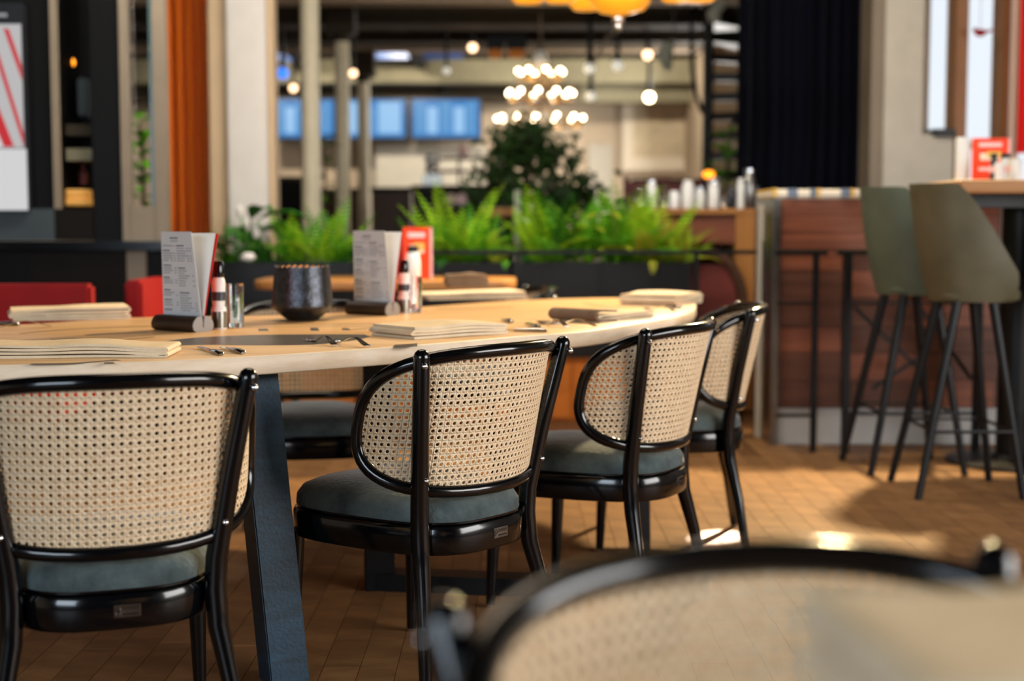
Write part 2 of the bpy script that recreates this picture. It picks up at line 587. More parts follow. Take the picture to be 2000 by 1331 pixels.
struct(MB().box(-6, 2.5, 8.6, 19.4, 3.15, 3.3).box(-6, 4.9, -3.5, 8.6, 3.15, 3.3).build('ceiling', M['ceiling'], smooth=False))
struct(MB().box(-6.2, -6.0, -3.5, 20.2, -0.08, 3.3).build('wall_left', M['plaster'], smooth=False))
struct(MB().box(-6, 2.5, 19.2, 19.4, -0.08, 3.3).build('wall_back', M['plaster_back'], smooth=False))
struct(MB().box(2.3, 2.5, 8.62, 19.2, -0.08, 3.3).build('wall_hall_right', M['plaster_back'], smooth=False))
struct(MB().box(-6, 4.9, -3.7, -3.5, -0.08, 3.3).build('wall_rear', M['cab_brown'], smooth=False))
struct(MB().box(4.7, 4.9, -3.5, 8.35, -0.08, 0.75).box(4.7, 4.9, -3.5, -.5, .75, 3.3).box(4.7, 4.9, 3.1, 8.35, .75, 3.3).box(4.7, 4.9, -.5, 3.1, 2.75, 3.3).build('wall_window_side', M['plaster_grey'], smooth=False))  # unseen wall; its window opening is assumed, letting daylight in

# beams and ducts under the ceiling of the hall
for (y, z0, z1, m, dy) in ((11.2, 2.78, 2.93, 'beam_pale', 0.25), (12.6, 2.80, 2.98, 'beam_dark', 0.4), (14.6, 2.90, 3.06, 'beam_dark', 0.3),
                           (15.6, 2.94, 3.04, 'beam_pale', 0.25), (18.0, 2.83, 3.12, 'beam_green', 0.3)):
    struct(MB().box(-5.5, 3.2, y, y + dy, z0, z1).build('ceiling_beam', M[m], smooth=False))
struct(MB().box(-5.5, 0.0, 18.6, 19.15, 2.66, 2.86).build('ceiling_beam', M['beam_dark'], smooth=False))
struct(MB().box(X(1130, 18.4), X(1440, 18.4), 18.35, 18.6, 2.62, 2.86).build('ceiling_beam', M['beam_green'], smooth=False))
for k, (x0, x1) in enumerate(((-2.6, -1.9), (-1.2, -0.3), (0.3, 1.2))):
    struct(MB().box(x0, x0 + 0.14, 11.0, 18.6, 3.0, 3.12).build('ceiling_beam', M['beam_dark'], smooth=False))
d = struct(MB().tube([(-5, 13.4, 3.02), (3, 13.4, 3.02)], 0.10, 14).build('ceiling_duct', M['beam_pale']))
tag(MB().box(X(728, 17.4), X(905, 17.4), 17.3, 17.4, Z(116, 17.4), Z(103, 17.4)).build('sheen_strip', M['blue_strip'], smooth=False),  # skylight reflected on the ceiling, put in as a glowing strip
    'dim blue strip painting a skylight reflection under the dark ceiling above the screens', 'light')
tag(MB().box(X(533, 17.4), X(590, 17.4), 17.3, 17.4, Z(122, 17.4), Z(104, 17.4)).build('sheen_strip', M['blue_strip'], smooth=False),  # second strip of the same painted reflection
    'short dim blue strip of painted reflection on the ceiling between white pillar and first slim column', 'light')

# round iron columns down the hall
for n, (px, y, top, wpx) in enumerate(((609, 9.6, -60, 37), (671, 12.2, 68, 28), (712, 14.6, 150, 24))):
    x, r = X(px, y), wpx / 2 * y / FPX
    zt = min(3.12, Z(top, y))
    cme = struct(MB().lathe([(r, 0.0), (r, zt - 0.06)], 20, (x, y, 0)).build('column', M['column']))
    cap = MB().lathe([(r, zt - 0.06), (r * 1.25, zt - 0.02), (r * 1.3, zt)], 20, (x, y, 0))
    cap.box(x - r * 1.9, x + r * 1.9, y - r * 1.9, y + r * 1.9, zt, min(3.15, zt + 0.25))
    cap.build('column_capital', M['beam_dark'], cme)

# square pillar in front of the hall, rust curtain beside it
Y0 = 8.1
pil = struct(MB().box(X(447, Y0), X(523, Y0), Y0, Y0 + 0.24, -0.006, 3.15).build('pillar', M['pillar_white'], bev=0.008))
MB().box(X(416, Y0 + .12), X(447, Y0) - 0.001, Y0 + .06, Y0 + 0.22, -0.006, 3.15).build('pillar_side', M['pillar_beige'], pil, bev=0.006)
MB().box(X(523, Y0) + 0.001, X(541, Y0 + .12), Y0 + .06, Y0 + 0.22, -0.006, 3.15).build('pillar_side', M['pillar_beige'], pil, bev=0.006)  # right-hand strip: shade on the pillar put into the beige


def curtain(name, label, px0, px1, y, z0, z1, m, folds, amp, parent_kind=None):
    x0, x1 = X(px0, y), X(px1, y)
    mb = MB()
    n = folds * 8
    rr = random.Random(int(px0))
    ph = [rr.uniform(-0.6, 0.6) for _ in range(folds + 1)]
    front, back = [], []
    for i in range(n + 1):
        t = i / n
        q = t * folds
        a = amp * (math.sin(2 * PI * q + ph[int(min(q, folds))] * math.sin(PI * q)) + 0.35 * math.sin(5.3 * q + 1))
        front.append((x0 + (x1 - x0) * t, y + a))
        back.append((x0 + (x1 - x0) * t, y + a + 0.008))
    loop = front + back[::-1]
    mb.rings([[(p[0], p[1] * 1.0 + (z - z0) * 0, z) for p in loop] for z in (z0, z0 + (z1 - z0) * .33, z0 + (z1 - z0) * .66, z1)])
    o = mb.build(name, m, angle=60)
    return tag(o, label, 'curtain')


curtain('curtain', 'rust orange velvet curtain hanging beside the white pillar', 326, 416, 8.45, 0.0, 3.1, M['rust'], 5, 0.06)
curtain('curtain', 'tall dark navy curtain between the spiral stair and the grey wall', 1438, 1702, 8.7, 0.0, 3.1, M['navy'], 11, 0.04)

# wall with the windows on the right
Y1 = 8.35
wx = lambda p: X(p, Y1)
wall = MB()
wall.box(wx(1722), wx(1796), Y1, Y1 + 0.25, -0.006, 3.15)
wall.box(wx(1796), wx(1858), Y1, Y1 + 0.25, -0.006, Z(262, Y1))
wall.box(wx(1858), 4.7, Y1, Y1 + 0.25, -0.006, Z(372, Y1))
struct(wall.build('wall_right', M['plaster_grey'], smooth=False))
struct(MB().box(wx(1698), wx(1722) - .001, Y1 + .02, Y1 + 0.3, -0.006, 3.15).build('trim_1', M['jamb'], smooth=False))
w1 = struct(MB().box(wx(1796), wx(1800), Y1 + .04, Y1 + 0.2, Z(262, Y1), 3.15).build('window_1', M['white_paint'], smooth=False))
MB().box(wx(1800), wx(1857), Y1 + .15, Y1 + 0.156, Z(262, Y1), 3.15).build('pane', M['glass_pane'], w1, smooth=False)
MB().box(wx(1818), wx(1858), Y1 - .03, Y1 + 0.12, Z(268, Y1), Z(252, Y1)).build('sill', M['black_metal'], w1, smooth=False)
w2 = struct(MB().box(wx(1860), wx(1884), Y1 + .01, Y1 + 0.2, Z(372, Y1), 3.15).build('window_2', M['mullion'], bev=0.004))
MB().box(wx(1862), wx(1890), Y1 - .015, Y1 + 0.005, Z(372, Y1), Z(272, Y1)).build('lower_post', M['white_paint'], w2, smooth=False)
MB().box(wx(1884), wx(1950), Y1 + .12, Y1 + 0.126, Z(372, Y1), 3.15).build('pane', M['glass_pane'], w2, smooth=False)
MB().box(wx(1884), wx(1950), Y1 + .08, Y1 + 0.14, Z(290, Y1), Z(276, Y1)).build('crossbar', M['white_paint'], w2, smooth=False)
w3 = struct(MB().box(wx(1950), wx(1966), Y1 + .01, Y1 + 0.2, Z(372, Y1), 3.15).build('window_3', M['mullion'], bev=0.004))
MB().box(wx(1966), wx(2500), Y1 + .12, Y1 + 0.126, Z(372, Y1), 3.15).build('pane', M['glass_pane'], w3, smooth=False)
curtain('curtain', 'pale pink curtain edge at the window, behind the red menu card', 1966, 1984, 8.22, Z(330, 8.22), 3.1, M['white_cloth'], 2, 0.01)
curtain('curtain', 'bright red curtain at the window by the bar table', 1982, 2110, 8.16, Z(300, 8.2), 3.1, M['red_cloth'], 5, 0.015)
bd = MB()
bx, bz = at_y(1919, 62, 8.2).x, at_y(1919, 62, 8.2).z
bd.ball((bx, 8.24, bz), 0.028, 10, 6, (1.2, 0.7, 0.8))
bd.ball((bx - 0.03, 8.24, bz + 0.015), 0.014, 8, 5)
bd.tube([(bx + 0.02, 8.24, bz), (bx + 0.085, 8.24, bz + 0.02)], [0.012, 0.003], 6)
bd.tube([(bx, 8.24, bz + .02), (bx, 8.24, 3.15)], .0015, 5)
tag(bd.build('window_ornament', M['red_uph']), 'small red bird-shaped ornament hanging in the bright window', 'ornament')

# blue screens on the back wall
for i, (a, b, lab) in enumerate(((389, 523, 'blue screen mostly hidden by the white pillar'), (529, 659, 'blue screen behind the thickest slim column'),
                                 (664, 797, 'blue screen behind the two thinner columns'), (802, 941, 'unobstructed blue screen at the end of the row, nearest the big tree'))):
    y = 18.5
    x0, x1, z0, z1 = X(a, y), X(b, y), Z(276, y), Z(192, y)
    s = MB().box(x0, x1, y, y + 0.08, z0, z1).build('screen', M['black_plastic'], bev=0.006)
    tag(s, lab, 'screen', 'wall screens above the far counter')
    MB().box(x0 + .03, x1 - .03, y - .006, y - .002, z0 + .05, z1 - .02).build('display', M['tv_blue'], s, smooth=False)
    cols = ((0.05, 0.20, 'tv_mid'), (0.22, 0.38, 'tv_pale'), (0.42, 0.58, 'tv_mid'), (0.62, 0.78, 'tv_pale'), (0.81, 0.94, 'tv_mid')) if i % 2 else ((0.05, 0.3, 'tv_pale'), (0.36, 0.55, 'tv_mid'), (0.58, 0.93, 'tv_pale'))
    for k, (p, q, m) in enumerate(cols):
        wd = x1 - x0 - .06
        MB().box(x0 + .03 + p * wd, x0 + .03 + q * wd, y - .010, y - .007, z0 + .10, z1 - .05 - 0.06 * (k % 2)).build('display_column', M[m], s, smooth=False)
    MB().tube([((x0 + x1) / 2, y + .05, z1), ((x0 + x1) / 2, y + .05, 3.15)], 0.02, 8).build('ceiling_pole', M['black_metal'], s)

# picture on the back wall
y = 19.1
pic = MB().box(X(1214, y), X(1370, y), y, y + .06, Z(334, y), Z(178, y)).build('framed_picture', M['frame_art'], bev=0.01)
tag(pic, 'large pale picture in a cream frame on the back wall', 'picture')
MB().box(X(1236, y), X(1350, y), y - .006, y - .001, Z(308, y), Z(200, y)).build('canvas', M['art'], pic, smooth=False)
MB().box(X(1208, y), X(1376, y), y + .01, y + .09, Z(340, y), Z(172, y)).build('frame', M['plaster_back'], pic, bev=0.01)
# door leaf in the back wall beside the picture
struct(MB().box(X(1148, 19.15), X(1196, 19.15), 19.14, 19.19, 0, Z(282, 19.15)).build('door_1', M['plaster_grey'], smooth=False))
struct(MB().box(X(735, 18.9), X(950, 18.9), 18.85, 19.19, 0, Z(285, 18.9)).build('trim_2', M['plaster_grey'], smooth=False))

# ------------------------------------------------------------------ dark display unit on the left
yk = 6.6
kx = lambda p: X(p, yk)
kz = lambda p: Z(p, yk)
unit = thing('display_unit', 'dark display unit with a lit niche and a mirror panel against the hall', 'display unit', (kx(160), yk + .3, 0))


def up(mb, name, m, parent=unit, **k):
    L_ = unit.location
    for i, p in enumerate(mb.v):
        mb.v[i] = (p[0] - L_[0], p[1] - L_[1], p[2] - L_[2])
    return mb.build(name, m, parent, **k)


up(MB().box(kx(-420), kx(108), yk + .02, yk + .6, kz(408), 3.1), 'screen_panel', M['cab_dark'], smooth=False)
jb = up(MB().box(kx(108), kx(119), yk - .01, yk + .03, kz(408), 3.1), 'jamb', M['jamb'], smooth=False)
up(MB().box(kx(100), kx(186), yk + .42, yk + .46, kz(408), 3.1).box(kx(108) + .001, kx(112), yk + .03, yk + .42, kz(408), 3.1), 'niche_back', M['black_paint'], smooth=False)
up(MB().box(kx(182), kx(240), yk, yk + .05, kz(475), 3.1), 'dark_panel', M['cab_dark'], bev=0.006)
for (a, b, c, e) in ((241, 257, 475, None), (305, 330, 475, None)):
    up(MB().box(kx(a), kx(b), yk - .02, yk + .05, kz(c), 3.1), 'stile', M['jamb'], bev=0.004)
up(MB().box(kx(257), kx(305), yk - .02, yk + .05, kz(475), kz(403)), 'bottom_rail', M['jamb'], bev=0.004)
up(MB().box(kx(257), kx(294), yk + .10, yk + .106, kz(403), 3.1), 'glass', M['glass_pane'], smooth=False)
up(MB().box(kx(294), kx(305), yk + .03, yk + .12, kz(403), 3.1), 'glass_edge', M['teal_glass'], smooth=False)
up(MB().box(kx(-420), kx(108), yk - .02, yk + .6, kz(470), kz(408)), 'front_panel', M['cab_grey'], smooth=False)
up(MB().box(kx(108), kx(182), yk - .01, yk + .6, kz(470), kz(408)), 'front_panel', M['cab_brown'], smooth=False)
up(MB().box(kx(-420), kx(336), yk - .10, yk + .05, kz(489), kz(471)), 'ledge', M['black_gloss'], bev=0.006)
up(MB().box(kx(-420), kx(60), yk - .02, yk + .6, 0, kz(490)), 'lower_panel', M['cab_dark'], smooth=False)
up(MB().box(kx(60), kx(248), yk - .018, yk + .6, 0, kz(490)), 'lower_panel', M['cab_brown'], smooth=False)
up(MB().box(kx(248), kx(285), yk - .02, yk + .05, 0, kz(490)), 'lower_post', M['jamb'], smooth=False)
up(MB().box(kx(285), kx(330), yk + .0, yk + .05, 0, kz(490)), 'lower_panel', M['black_paint'], smooth=False)
for (px, py, rx, m) in ((138, 122, 0.022, 'bulb_orange'),):
    p = at_y(px, py, yk + .3)
    l = MB().ball(p, rx, 12, 8).build('lamp', M[m])  # stands for a lamp reflected in the niche glass, added as a glowing ball
    tag(l, 'small round orange ball glowing as a lamp reflection in the dark niche of the display unit', 'lamp')
    MB().tube([(p.x, p.y, p.z + rx), (p.x, p.y, 3.1)], 0.003, 6).build('cord', M['black_plastic'], l)
tag(MB().box(kx(124), kx(140), yk + .25, yk + .4, kz(220), kz(140)).build('niche_bottle', M['cab_grey'], bev=0.01), 'grey upright box standing in the upper part of the niche', 'box')
sh1 = up(MB().box(kx(120), kx(182), yk + .1, yk + .41, kz(262), kz(240)), 'shelf', M['beam_dark'], smooth=False)
sh2 = up(MB().box(kx(120), kx(182), yk + .1, yk + .41, kz(312), kz(288)), 'shelf', M['beam_green'], smooth=False)
for (px, wz, m, lab) in ((134, 330, 'cab_grey', 'grey bottle on the lowest niche shelf'), (163, 322, 'wood_red', 'brown bottle on the lowest niche shelf')):
    p = at_y(px, 360, yk + .25)
    h = Z(wz, yk + .25) - p.z
    tag(MB().lathe([(0.022, 0), (0.022, h * .6), (0.008, h * .75), (0.008, h)], 12).build('bottle', M[m], None, p), lab, 'bottle')
bk = MB()
p = at_y(152, 402, yk + .2)
bk.prism(superell(0.075, 0.07, 3, 20), 0, 0.035, 0.008)
bsk = bk.build('bread_loaf', M['bulb_orange'].copy(), None, (p.x, p.y, p.z))
bsk.data.materials[0] = mat('golden_glow_shelf', (224, 168, 92), 0.6, emit=(226, 160, 70), estr=0.35)
bsk.name = 'light_box'
tag(bsk, 'flat golden glowing light box at the bottom of the niche', 'lamp')
b2 = MB().prism(superell(0.07, 0.06, 3, 20), 0, 0.04, 0.008).build('light_box', bsk.data.materials[0], None, (p.x - 0.005, p.y, p.z + 0.037))
tag(b2, 'small glowing light box stacked on another in the niche', 'lamp')

# the bright screen on the unit
s = MB().box(kx(-330), kx(66), yk - .05, yk + .019, kz(413), kz(8)).build('advert_screen', M['black_plastic'], bev=0.01)
tag(s, 'tall bright advertising screen with red and white stripes on the dark unit', 'screen')
MB().box(kx(-320), kx(59), yk - .054, yk - .051, kz(290), kz(50)).build('picture_area', M['screen_grey'], s, smooth=False)
MB().box(kx(-320), kx(63), yk - .056, yk - .051, kz(411), kz(292)).build('white_panel', M['screen_white'], s, smooth=False)


def quad_xz(pts, y, th=0.002):
    mb = MB()
    n = len(pts)
    mb.rings([[(kx(a), yy, kz(b)) for a, b in pts] for yy in (y, y + th)])
    return mb


for pts in (((26, 58), (36, 60), (59, 132), (59, 160)), ((-4, 66), (4, 66), (59, 262), (59, 288)), ((-60, 66), (-40, 66), (40, 288), (20, 288)), ((-120, 66), (-96, 66), (-30, 288), (-56, 288))):
    quad_xz(pts, yk - .058).build('red_stripe', M['screen_red'], s, smooth=False)
quad_xz(((-320, 130), (-60, 120), (20, 288), (-320, 288)), yk - .0565).build('pale_shape', M['screen_white'], s, smooth=False)
for k in range(7):
    quad_xz(((4 + k * 4.2, 36), (7 + k * 4.2, 36), (7 + k * 4.2, 29), (4 + k * 4.2, 29)), yk - .052).build('header_letter', M['ink'], s, smooth=False)

# ------------------------------------------------------------------ walnut bench unit on the right
yb = 6.75
bX = lambda p: X(p, yb)
bZ = lambda p: Z(p, yb)
bench = thing('bench_unit', 'walnut panelled bench back with a striped cushion along its top and a white plinth', 'bench', (bX(1730), yb + .2, 0))


def bp_(mb, name, m, parent=bench, **k):
    L_ = bench.location
    mb.v = [(p[0] - L_[0], p[1] - L_[1], p[2] - L_[2]) for p in mb.v]
    return mb.build(name, m, parent, **k)


bp_(MB().box(bX(1524), bX(1960), yb + .03, yb + .45, 0.14, bZ(388)), 'carcass', M['walnut_dark'], smooth=False)
zt = bZ(388)
zr = [bZ(v) for v in (388, 420, 455, 488)]
for i in range(3):
    bp_(MB().box(bX(1524), bX(1952), yb, yb + .03, zr[i + 1] + .001, zr[i] - .001), 'plank', M['walnut'], bev=0.003)
zr = [bZ(v) for v in (490, 530, 582, 640, 690, 745, 797)]
for i in range(6):
    for (a, b) in ((1524, 1648), (1649, 1800), (1801, 1952)):
        bp_(MB().box(bX(a) + .001, bX(b) - .001, yb + .004 + 0.003 * ((i + a) % 2), yb + .03, zr[i + 1] + .001, zr[i] - .001), 'plank', M['walnut_dark'] if (i + a) % 3 else M['walnut'], bev=0.003)
bp_(MB().box(bX(1508), bX(1523), yb - .02, yb + .47, 0, zt), 'end_post', M['steel'], bev=0.003)
bp_(MB().box(bX(1510), bX(2060), yb + .02, yb + .45, 0, bZ(799)), 'plinth', M['white_paint'], smooth=False)
cu = bp_(MB().box(bX(1508), bX(1760), yb - .01, yb + .45, zt, bZ(370)), 'cushion', M['cushion_w'], bev=0.012)
xs = 1508
for k, (wd, m) in enumerate(((8, 'cushion_y'), (20, 'cushion_w'), (20, 'cushion_b'), (24, 'cushion_w'), (12, 'cushion_b'), (8, 'cushion_y'), (20, 'cushion_w'), (20, 'cushion_w'), (18, 'cushion_b'), (8, 'cushion_y'), (20, 'cushion_w'), (18, 'cushion_b'))):
    if m != 'cushion_w':
        bp_(MB().box(bX(xs + 1), bX(xs + wd), yb - .016, yb + .452, zt + .004, bZ(370) + .003), 'stripe', M[m], bev=0.002)
    xs += wd

# iron frames in front of the bench
yf = 6.55
fX = lambda p: X(p, yf)
fZ = lambda p: Z(p, yf)


def iron(label, uprights, bars, diags=()):
    t = thing('iron_frame', label, 'metal frame', (fX(uprights[0][0]), yf, 0), group='iron frames before the bench')
    o = t.location
    for (px, w) in uprights:
        x = fX(px) - o[0]
        MB().box(x - w / 2, x + w / 2, -w / 2, w / 2, 0, fZ(490)).build('upright', M['black_metal'], t, bev=0.002)
    for (a, b, py, h) in bars:
        MB().box(fX(a) - o[0], fX(b) - o[0], -.012, .012, fZ(py) - h / 2, fZ(py) + h / 2).build('rail', M['black_metal'], t, bev=0.002)
    for (a, pa, b, pb) in diags:
        MB().beam((fX(a) - o[0], 0.005, fZ(pa)), (fX(b) - o[0], 0.005, fZ(pb)), 0.016, 0.016).build('diagonal_brace', M['black_metal'], t)
    return t


iron('black iron frame with two side rails at the left end of the walnut bench', ((1595, .028),), ((1514, 1617, 494, .022), (1520, 1590, 592, .012), (1520, 1590, 812, .014)))
iron('black iron frame with crossed braces behind the stool legs', ((1658, .034), (1916, .034)), ((1636, 1934, 494, .022), (1664, 1912, 592, .012), (1664, 1912, 808, .014)), ((1672, 600, 1800, 720), (1800, 700, 1710, 760), (1800, 600, 1905, 740)))

# slim black rail from the planters to the bench, standing on two posts
yr = 7.15
rail = thing('railing', 'slim black metal rail running in front of the planters to the bench', 'railing', (X(1000, yr), yr, 0))
MB().box(X(690, yr), X(1507, yr), -.012, .012, Z(497, yr), Z(489, yr)).build('rail', M['black_metal'], rail, bev=0.002)
for px in (700, 1012, 1360, 1500):
    x = X(px, yr)
    MB().box(x - .012, x + .012, -.012, .012, 0, Z(497, yr)).build('post', M['black_metal'], rail)
# steel strip pillar left of the bench
struct(MB().box(X(1486, 7.0), X(1505, 7.0), 7.0, 7.1, -0.006, Z(398, 7.0)).build('trim_3', M['plaster_grey'], smooth=False))
struct(MB().box(X(1490, 6.98), X(1498, 6.98), 6.97, 7.0, Z(590, 7), Z(470, 7)).build('trim_4', M['black_metal'], smooth=False))

# ------------------------------------------------------------------ tan serving counter with glasses
yc = 8.0
cX = lambda p: X(p, yc)
cZ = lambda p: Z(p, yc)
ctr = thing('serving_counter', 'tan wooden serving counter crowded with glasses and jars, left of the bench', 'counter', (cX(1390), yc + .3, 0))
o_ = ctr.location


def cp(mb, name, m, **k):
    mb.v = [(p[0] - o_[0], p[1] - o_[1], p[2]) for p in mb.v]
    return mb.build(name, m, ctr, **k)


ztop = cZ(408)
cp(MB().box(cX(1240), cX(1487), yc, yc + .6, ztop - .03, ztop), 'worktop', M['tan_wood'], bev=0.004)
cp(MB().box(cX(1322), cX(1438), yc + .04, yc + .6, cZ(476), ztop - .03), 'front_panel', M['walnut'], smooth=False)
cp(MB().box(cX(1438), cX(1485), yc + .01, yc + .6, 0, ztop - .03), 'end_panel', M['tan_wood'], bev=0.004)
cp(MB().box(cX(1240), cX(1322), yc + .05, yc + .6, 0, ztop - .03), 'end_panel', M['tan_wood'], smooth=False)
cp(MB().box(cX(1322), cX(1438), yc + .5, yc + .6, 0, cZ(476)), 'back_panel', M['black_paint'], smooth=False)
# arched chair tucked under the counter
ach = thing('tub_chair', 'brown tub chair with a dark red lining tucked under the tan counter', 'chair', (X(1385, 7.75), 7.75, 0))
ap = []
for i in range(13):
    t = -PI / 2 + PI * i / 12
    ap.append((0.19 * math.sin(t), 0.0, 0.60 + 0.30 * math.cos(t)))
MB().tube([(-.19, 0, 0.1)] + ap + [(.19, 0, 0.1)], 0.028, 8).build('hoop_back', M['brown_lam'], ach)
MB().box(-.165, .165, .02, .05, .30, .84).build('backrest', M['wood_red'], ach, bev=0.01)
MB().prism(superell(.18, .18, 3, 24), .36, .42, .01).build('seat', M['wood_red'], ach, loc=(0, -.02, 0))
for sx in (-.14, .14):
    MB().tube([(sx, -.14, .36), (sx * 1.1, -.16, 0)], [.016, .012], 8).build('leg', M['black_metal'], ach)

rg = random.Random(5)
items = ((1252, 46, 26, 'glass', 0), (1272, 52, 22, 'white', 1), (1298, 46, 20, 'glass', 0), (1316, 36, 24, 'salt', 0), (1343, 56, 26, 'white', 0), (1366, 40, 22, 'salt', 2),
         (1393, 50, 22, 'white', 1), (1410, 40, 22, 'glass', 0), (1428, 42, 18, 'dark', 0), (1446, 60, 16, 'white', 0), (1462, 72, 26, 'steelj', 1), (1478, 44, 14, 'dark', 0))
labs = ['clear squat glass jar at the planter end of the tan counter', 'tall white jar beside the squat glass at the planter end of the counter', 'narrow clear glass between two white jars on the tan counter',
        'short white pot on the tan counter, right after the narrow clear glass', 'wide white shaker near the middle of the tan counter', 'short white domed pot just right of the wide white shaker',
        'white jar below the small orange lamp on the tan counter', 'clear glass just right of the jar under the orange lamp', 'small dark jar beside the thin white bottle on the counter',
        'thin white bottle at the bench end of the tan counter', 'tall steel shaker at the bench end of the tan counter', 'small dark pot at the very end of the tan counter next to the bench']
for (px, h, wd, kind, lid), lab in zip(items, labs):
    yy = yc + .15 + rg.uniform(0, .2)
    x, r, hh = X(px, yy), wd / 2 * yy / FPX, h * yy / FPX
    m = {'glass': M['glass'], 'white': M['white_plastic'], 'salt': M['salt'], 'dark': M['label_dark'], 'steelj': M['steel']}[kind]
    prof = [(r * .8, 0), (r, hh * .08), (r, hh * .75), (r * .75, hh * .9), (r * .7, hh)]
    j = MB().lathe(prof, 16).build('glass_jar' if kind == 'glass' else 'counter_jar', m, None, (x, yy, ztop))
    tag(j, lab, 'jar', 'jars and glasses on the tan counter')
    if lid:
        MB().lathe([(r * .78, hh), (r * .78, hh * 1.08), (r * .3, hh * 1.14)], 16).build('lid', M['chrome'], j)
p = at_y(1384, 341, 9.2)
lm = MB().ball(p, 0.034, 14, 8, (1.2, 1, .8)).build('table_lamp', M['bulb_orange'])
tag(lm, 'small glowing orange lamp above the tan counter', 'lamp')
MB().tube([(p.x + .03, p.y, p.z - .02), (p.x + .045, p.y, p.z - .16)], [.035, .045], 14).build('lamp_body', M['white_plastic'], lm)
MB().box(p.x - .02, p.x + .11, p.y - .05, p.y + .05, 0.0, p.z - .155).build('stand', M['brown_lam'], lm)

# dark counters, shelving and furniture deep in the hall
def block(name, label, cat, px0, px1, py0, py1, y, dy, m, z0=None, lift=0.0):
    zt_ = Z(py0, y)
    t = thing(name, label, cat, (X((px0 + px1) / 2, y), y + dy / 2, 0))
    hx = (X(px1, y) - X(px0, y)) / 2
    zb = 0 if z0 is None else z0
    MB().box(-hx, hx, -dy / 2 + .02, dy / 2, zb, zt_ - .04).build('body', m, t, bev=0.006)
    MB().box(-hx - .015, hx + .015, -dy / 2, dy / 2, zt_ - .04, zt_).build('top', M['black_paint'] if m is not M['black_paint'] else M['beam_dark'], t, bev=0.004)
    for k in (-1, 1):
        MB().box(k * hx * .5 - hx * .46, k * hx * .5 + hx * .46, -dy / 2 + .008, -dy / 2 + .02, max(zb + .08, zt_ - .8), zt_ - .08).build('door', m, t, bev=0.004)
    return t, zt_


block('side_cabinet', 'low brown cabinet in the hall behind the thinnest column', 'cabinet', 726, 802, 366, 600, 13.5, .6, M['brown_lam'])
block('black_counter', 'black counter deep in the hall below the unobstructed screen', 'counter', 806, 985, 362, 600, 12.8, .6, M['black_paint'])
block('brown_sideboard', 'brown sideboard deep in the hall under the framed picture', 'sideboard', 1240, 1392, 350, 600, 12.2, .6, M['brown_lam'])
block('dark_cabinet', 'dark cabinet standing between white pillar and first slim column', 'cabinet', 545, 590, 345, 600, 12.6, .5, M['black_paint'])
block('dark_cabinet', 'dark cabinet standing between the slim columns', 'cabinet', 628, 700, 368, 600, 15.6, .5, M['brown_lam'])
yy = 12.9
x = X(845, yy)
cm = thing('coffee_machine', 'silver coffee machine on the black counter in the hall', 'coffee machine', (x, yy + .05, Z(362, 12.8)))
MB().box(-.09, .09, -.1, .1, 0, .1).build('base', M['steel'], cm, bev=0.01)
MB().ball((0, -.02, .13), .06, 12, 8).build('boiler', M['chrome'], cm)
MB().ball((0, 0, .24), .075, 12, 8).build('hopper', M['white_plastic'], cm)
sf = thing('wall_shelf', 'dark shelf rack on the counter behind the coffee machine', 'shelf', (X(890, 13.0), 13.1, Z(362, 12.8)))
for zz in (.12, .24):
    MB().box(-.28, .32, -.1, .1, zz, zz + .025).build('shelf_board', M['brown_lam'], sf)
for xx in (-.27, .02, .30):
    MB().box(xx, xx + .02, -.1, .1, 0, .265).build('upright', M['brown_lam'], sf)
pp = at_y(905, 300, 13.05)
tag(MB().lathe([(.03, 0), (.05, .05), (.03, .1), (.0, .11)], 12).build('pink_jug', M['menu_pink'], None, (pp.x, pp.y, Z(362, 12.8) + .265)), 'small pink jug on top of the far shelf rack', 'jug')
for px, m, lab in ((880, 'napkin', 'round tan plate standing on edge before the black counter'), (902, 'menu_pink', 'pale plate standing on edge before the black counter'), (937, 'wood_red', 'dull red plate standing on edge before the black counter')):
    p = at_y(px, 390, 11.6)
    t = MB()
    t.tube([(0, -.012, 0), (0, 0, 0), (0, .012, 0)], [.045, .05, .045], 18)
    o = t.build('plate', M[m], None, p)
    tag(o, lab, 'plate', 'plates on the dark sideboard in the hall')
sb = thing('low_sideboard', 'black low sideboard holding plates in the hall', 'sideboard', (X(905, 11.7), 11.7, 0))
MB().box(-.38, .42, -.2, .2, 0, at_y(880, 390, 11.6).z - .05).build('body', M['black_paint'], sb, bev=.01)
MB().box(-.40, .44, -.21, .21, at_y(880, 390, 11.6).z - .062, at_y(880, 390, 11.6).z - .05).build('top', M['brown_lam'], sb, bev=.003)
fl = thing('far_table', 'small pale table in the hall left of the grey post', 'table', (X(978, 9.6), 9.7, 0))
zt_ = Z(405, 9.6)
MB().box(-.12, .14, -.15, .15, zt_ - .06, zt_).build('table_top', M['tan_wood'], fl, bev=.004)
MB().box(-.125, .145, -.155, .155, zt_, zt_ + .006).build('runner', M['cab_grey'], fl)
MB().box(-.02, .02, -.02, .02, 0, zt_ - .06).build('leg', M['black_metal'], fl)
struct(MB().box(X(1004, 9.4), X(1017, 9.4), 9.4, 9.45, -.006, Z(372, 9.4)).build('trim_5', M['plaster_grey'], smooth=False))
p = at_y(1036, 420, 8.6)
tag(MB().lathe([(.03, 0), (.035, .05), (.018, .1), (.018, .14)], 12).build('white_vase', M['white_plastic'], None, (p.x, 8.75, p.z - .06)), 'small white vase behind the middle of the ferns', 'vase')
fp = thing('plant_stand', 'narrow black stand under the white vase behind the ferns', 'stand', (p.x, 8.75, 0))
MB().box(-.1, .1, -.1, .1, p.z - .09, p.z - .06).build('top', M['black_metal'], fp)
MB().box(-.03, .03, -.03, .03, 0, p.z - .09).build('post', M['black_metal'], fp)
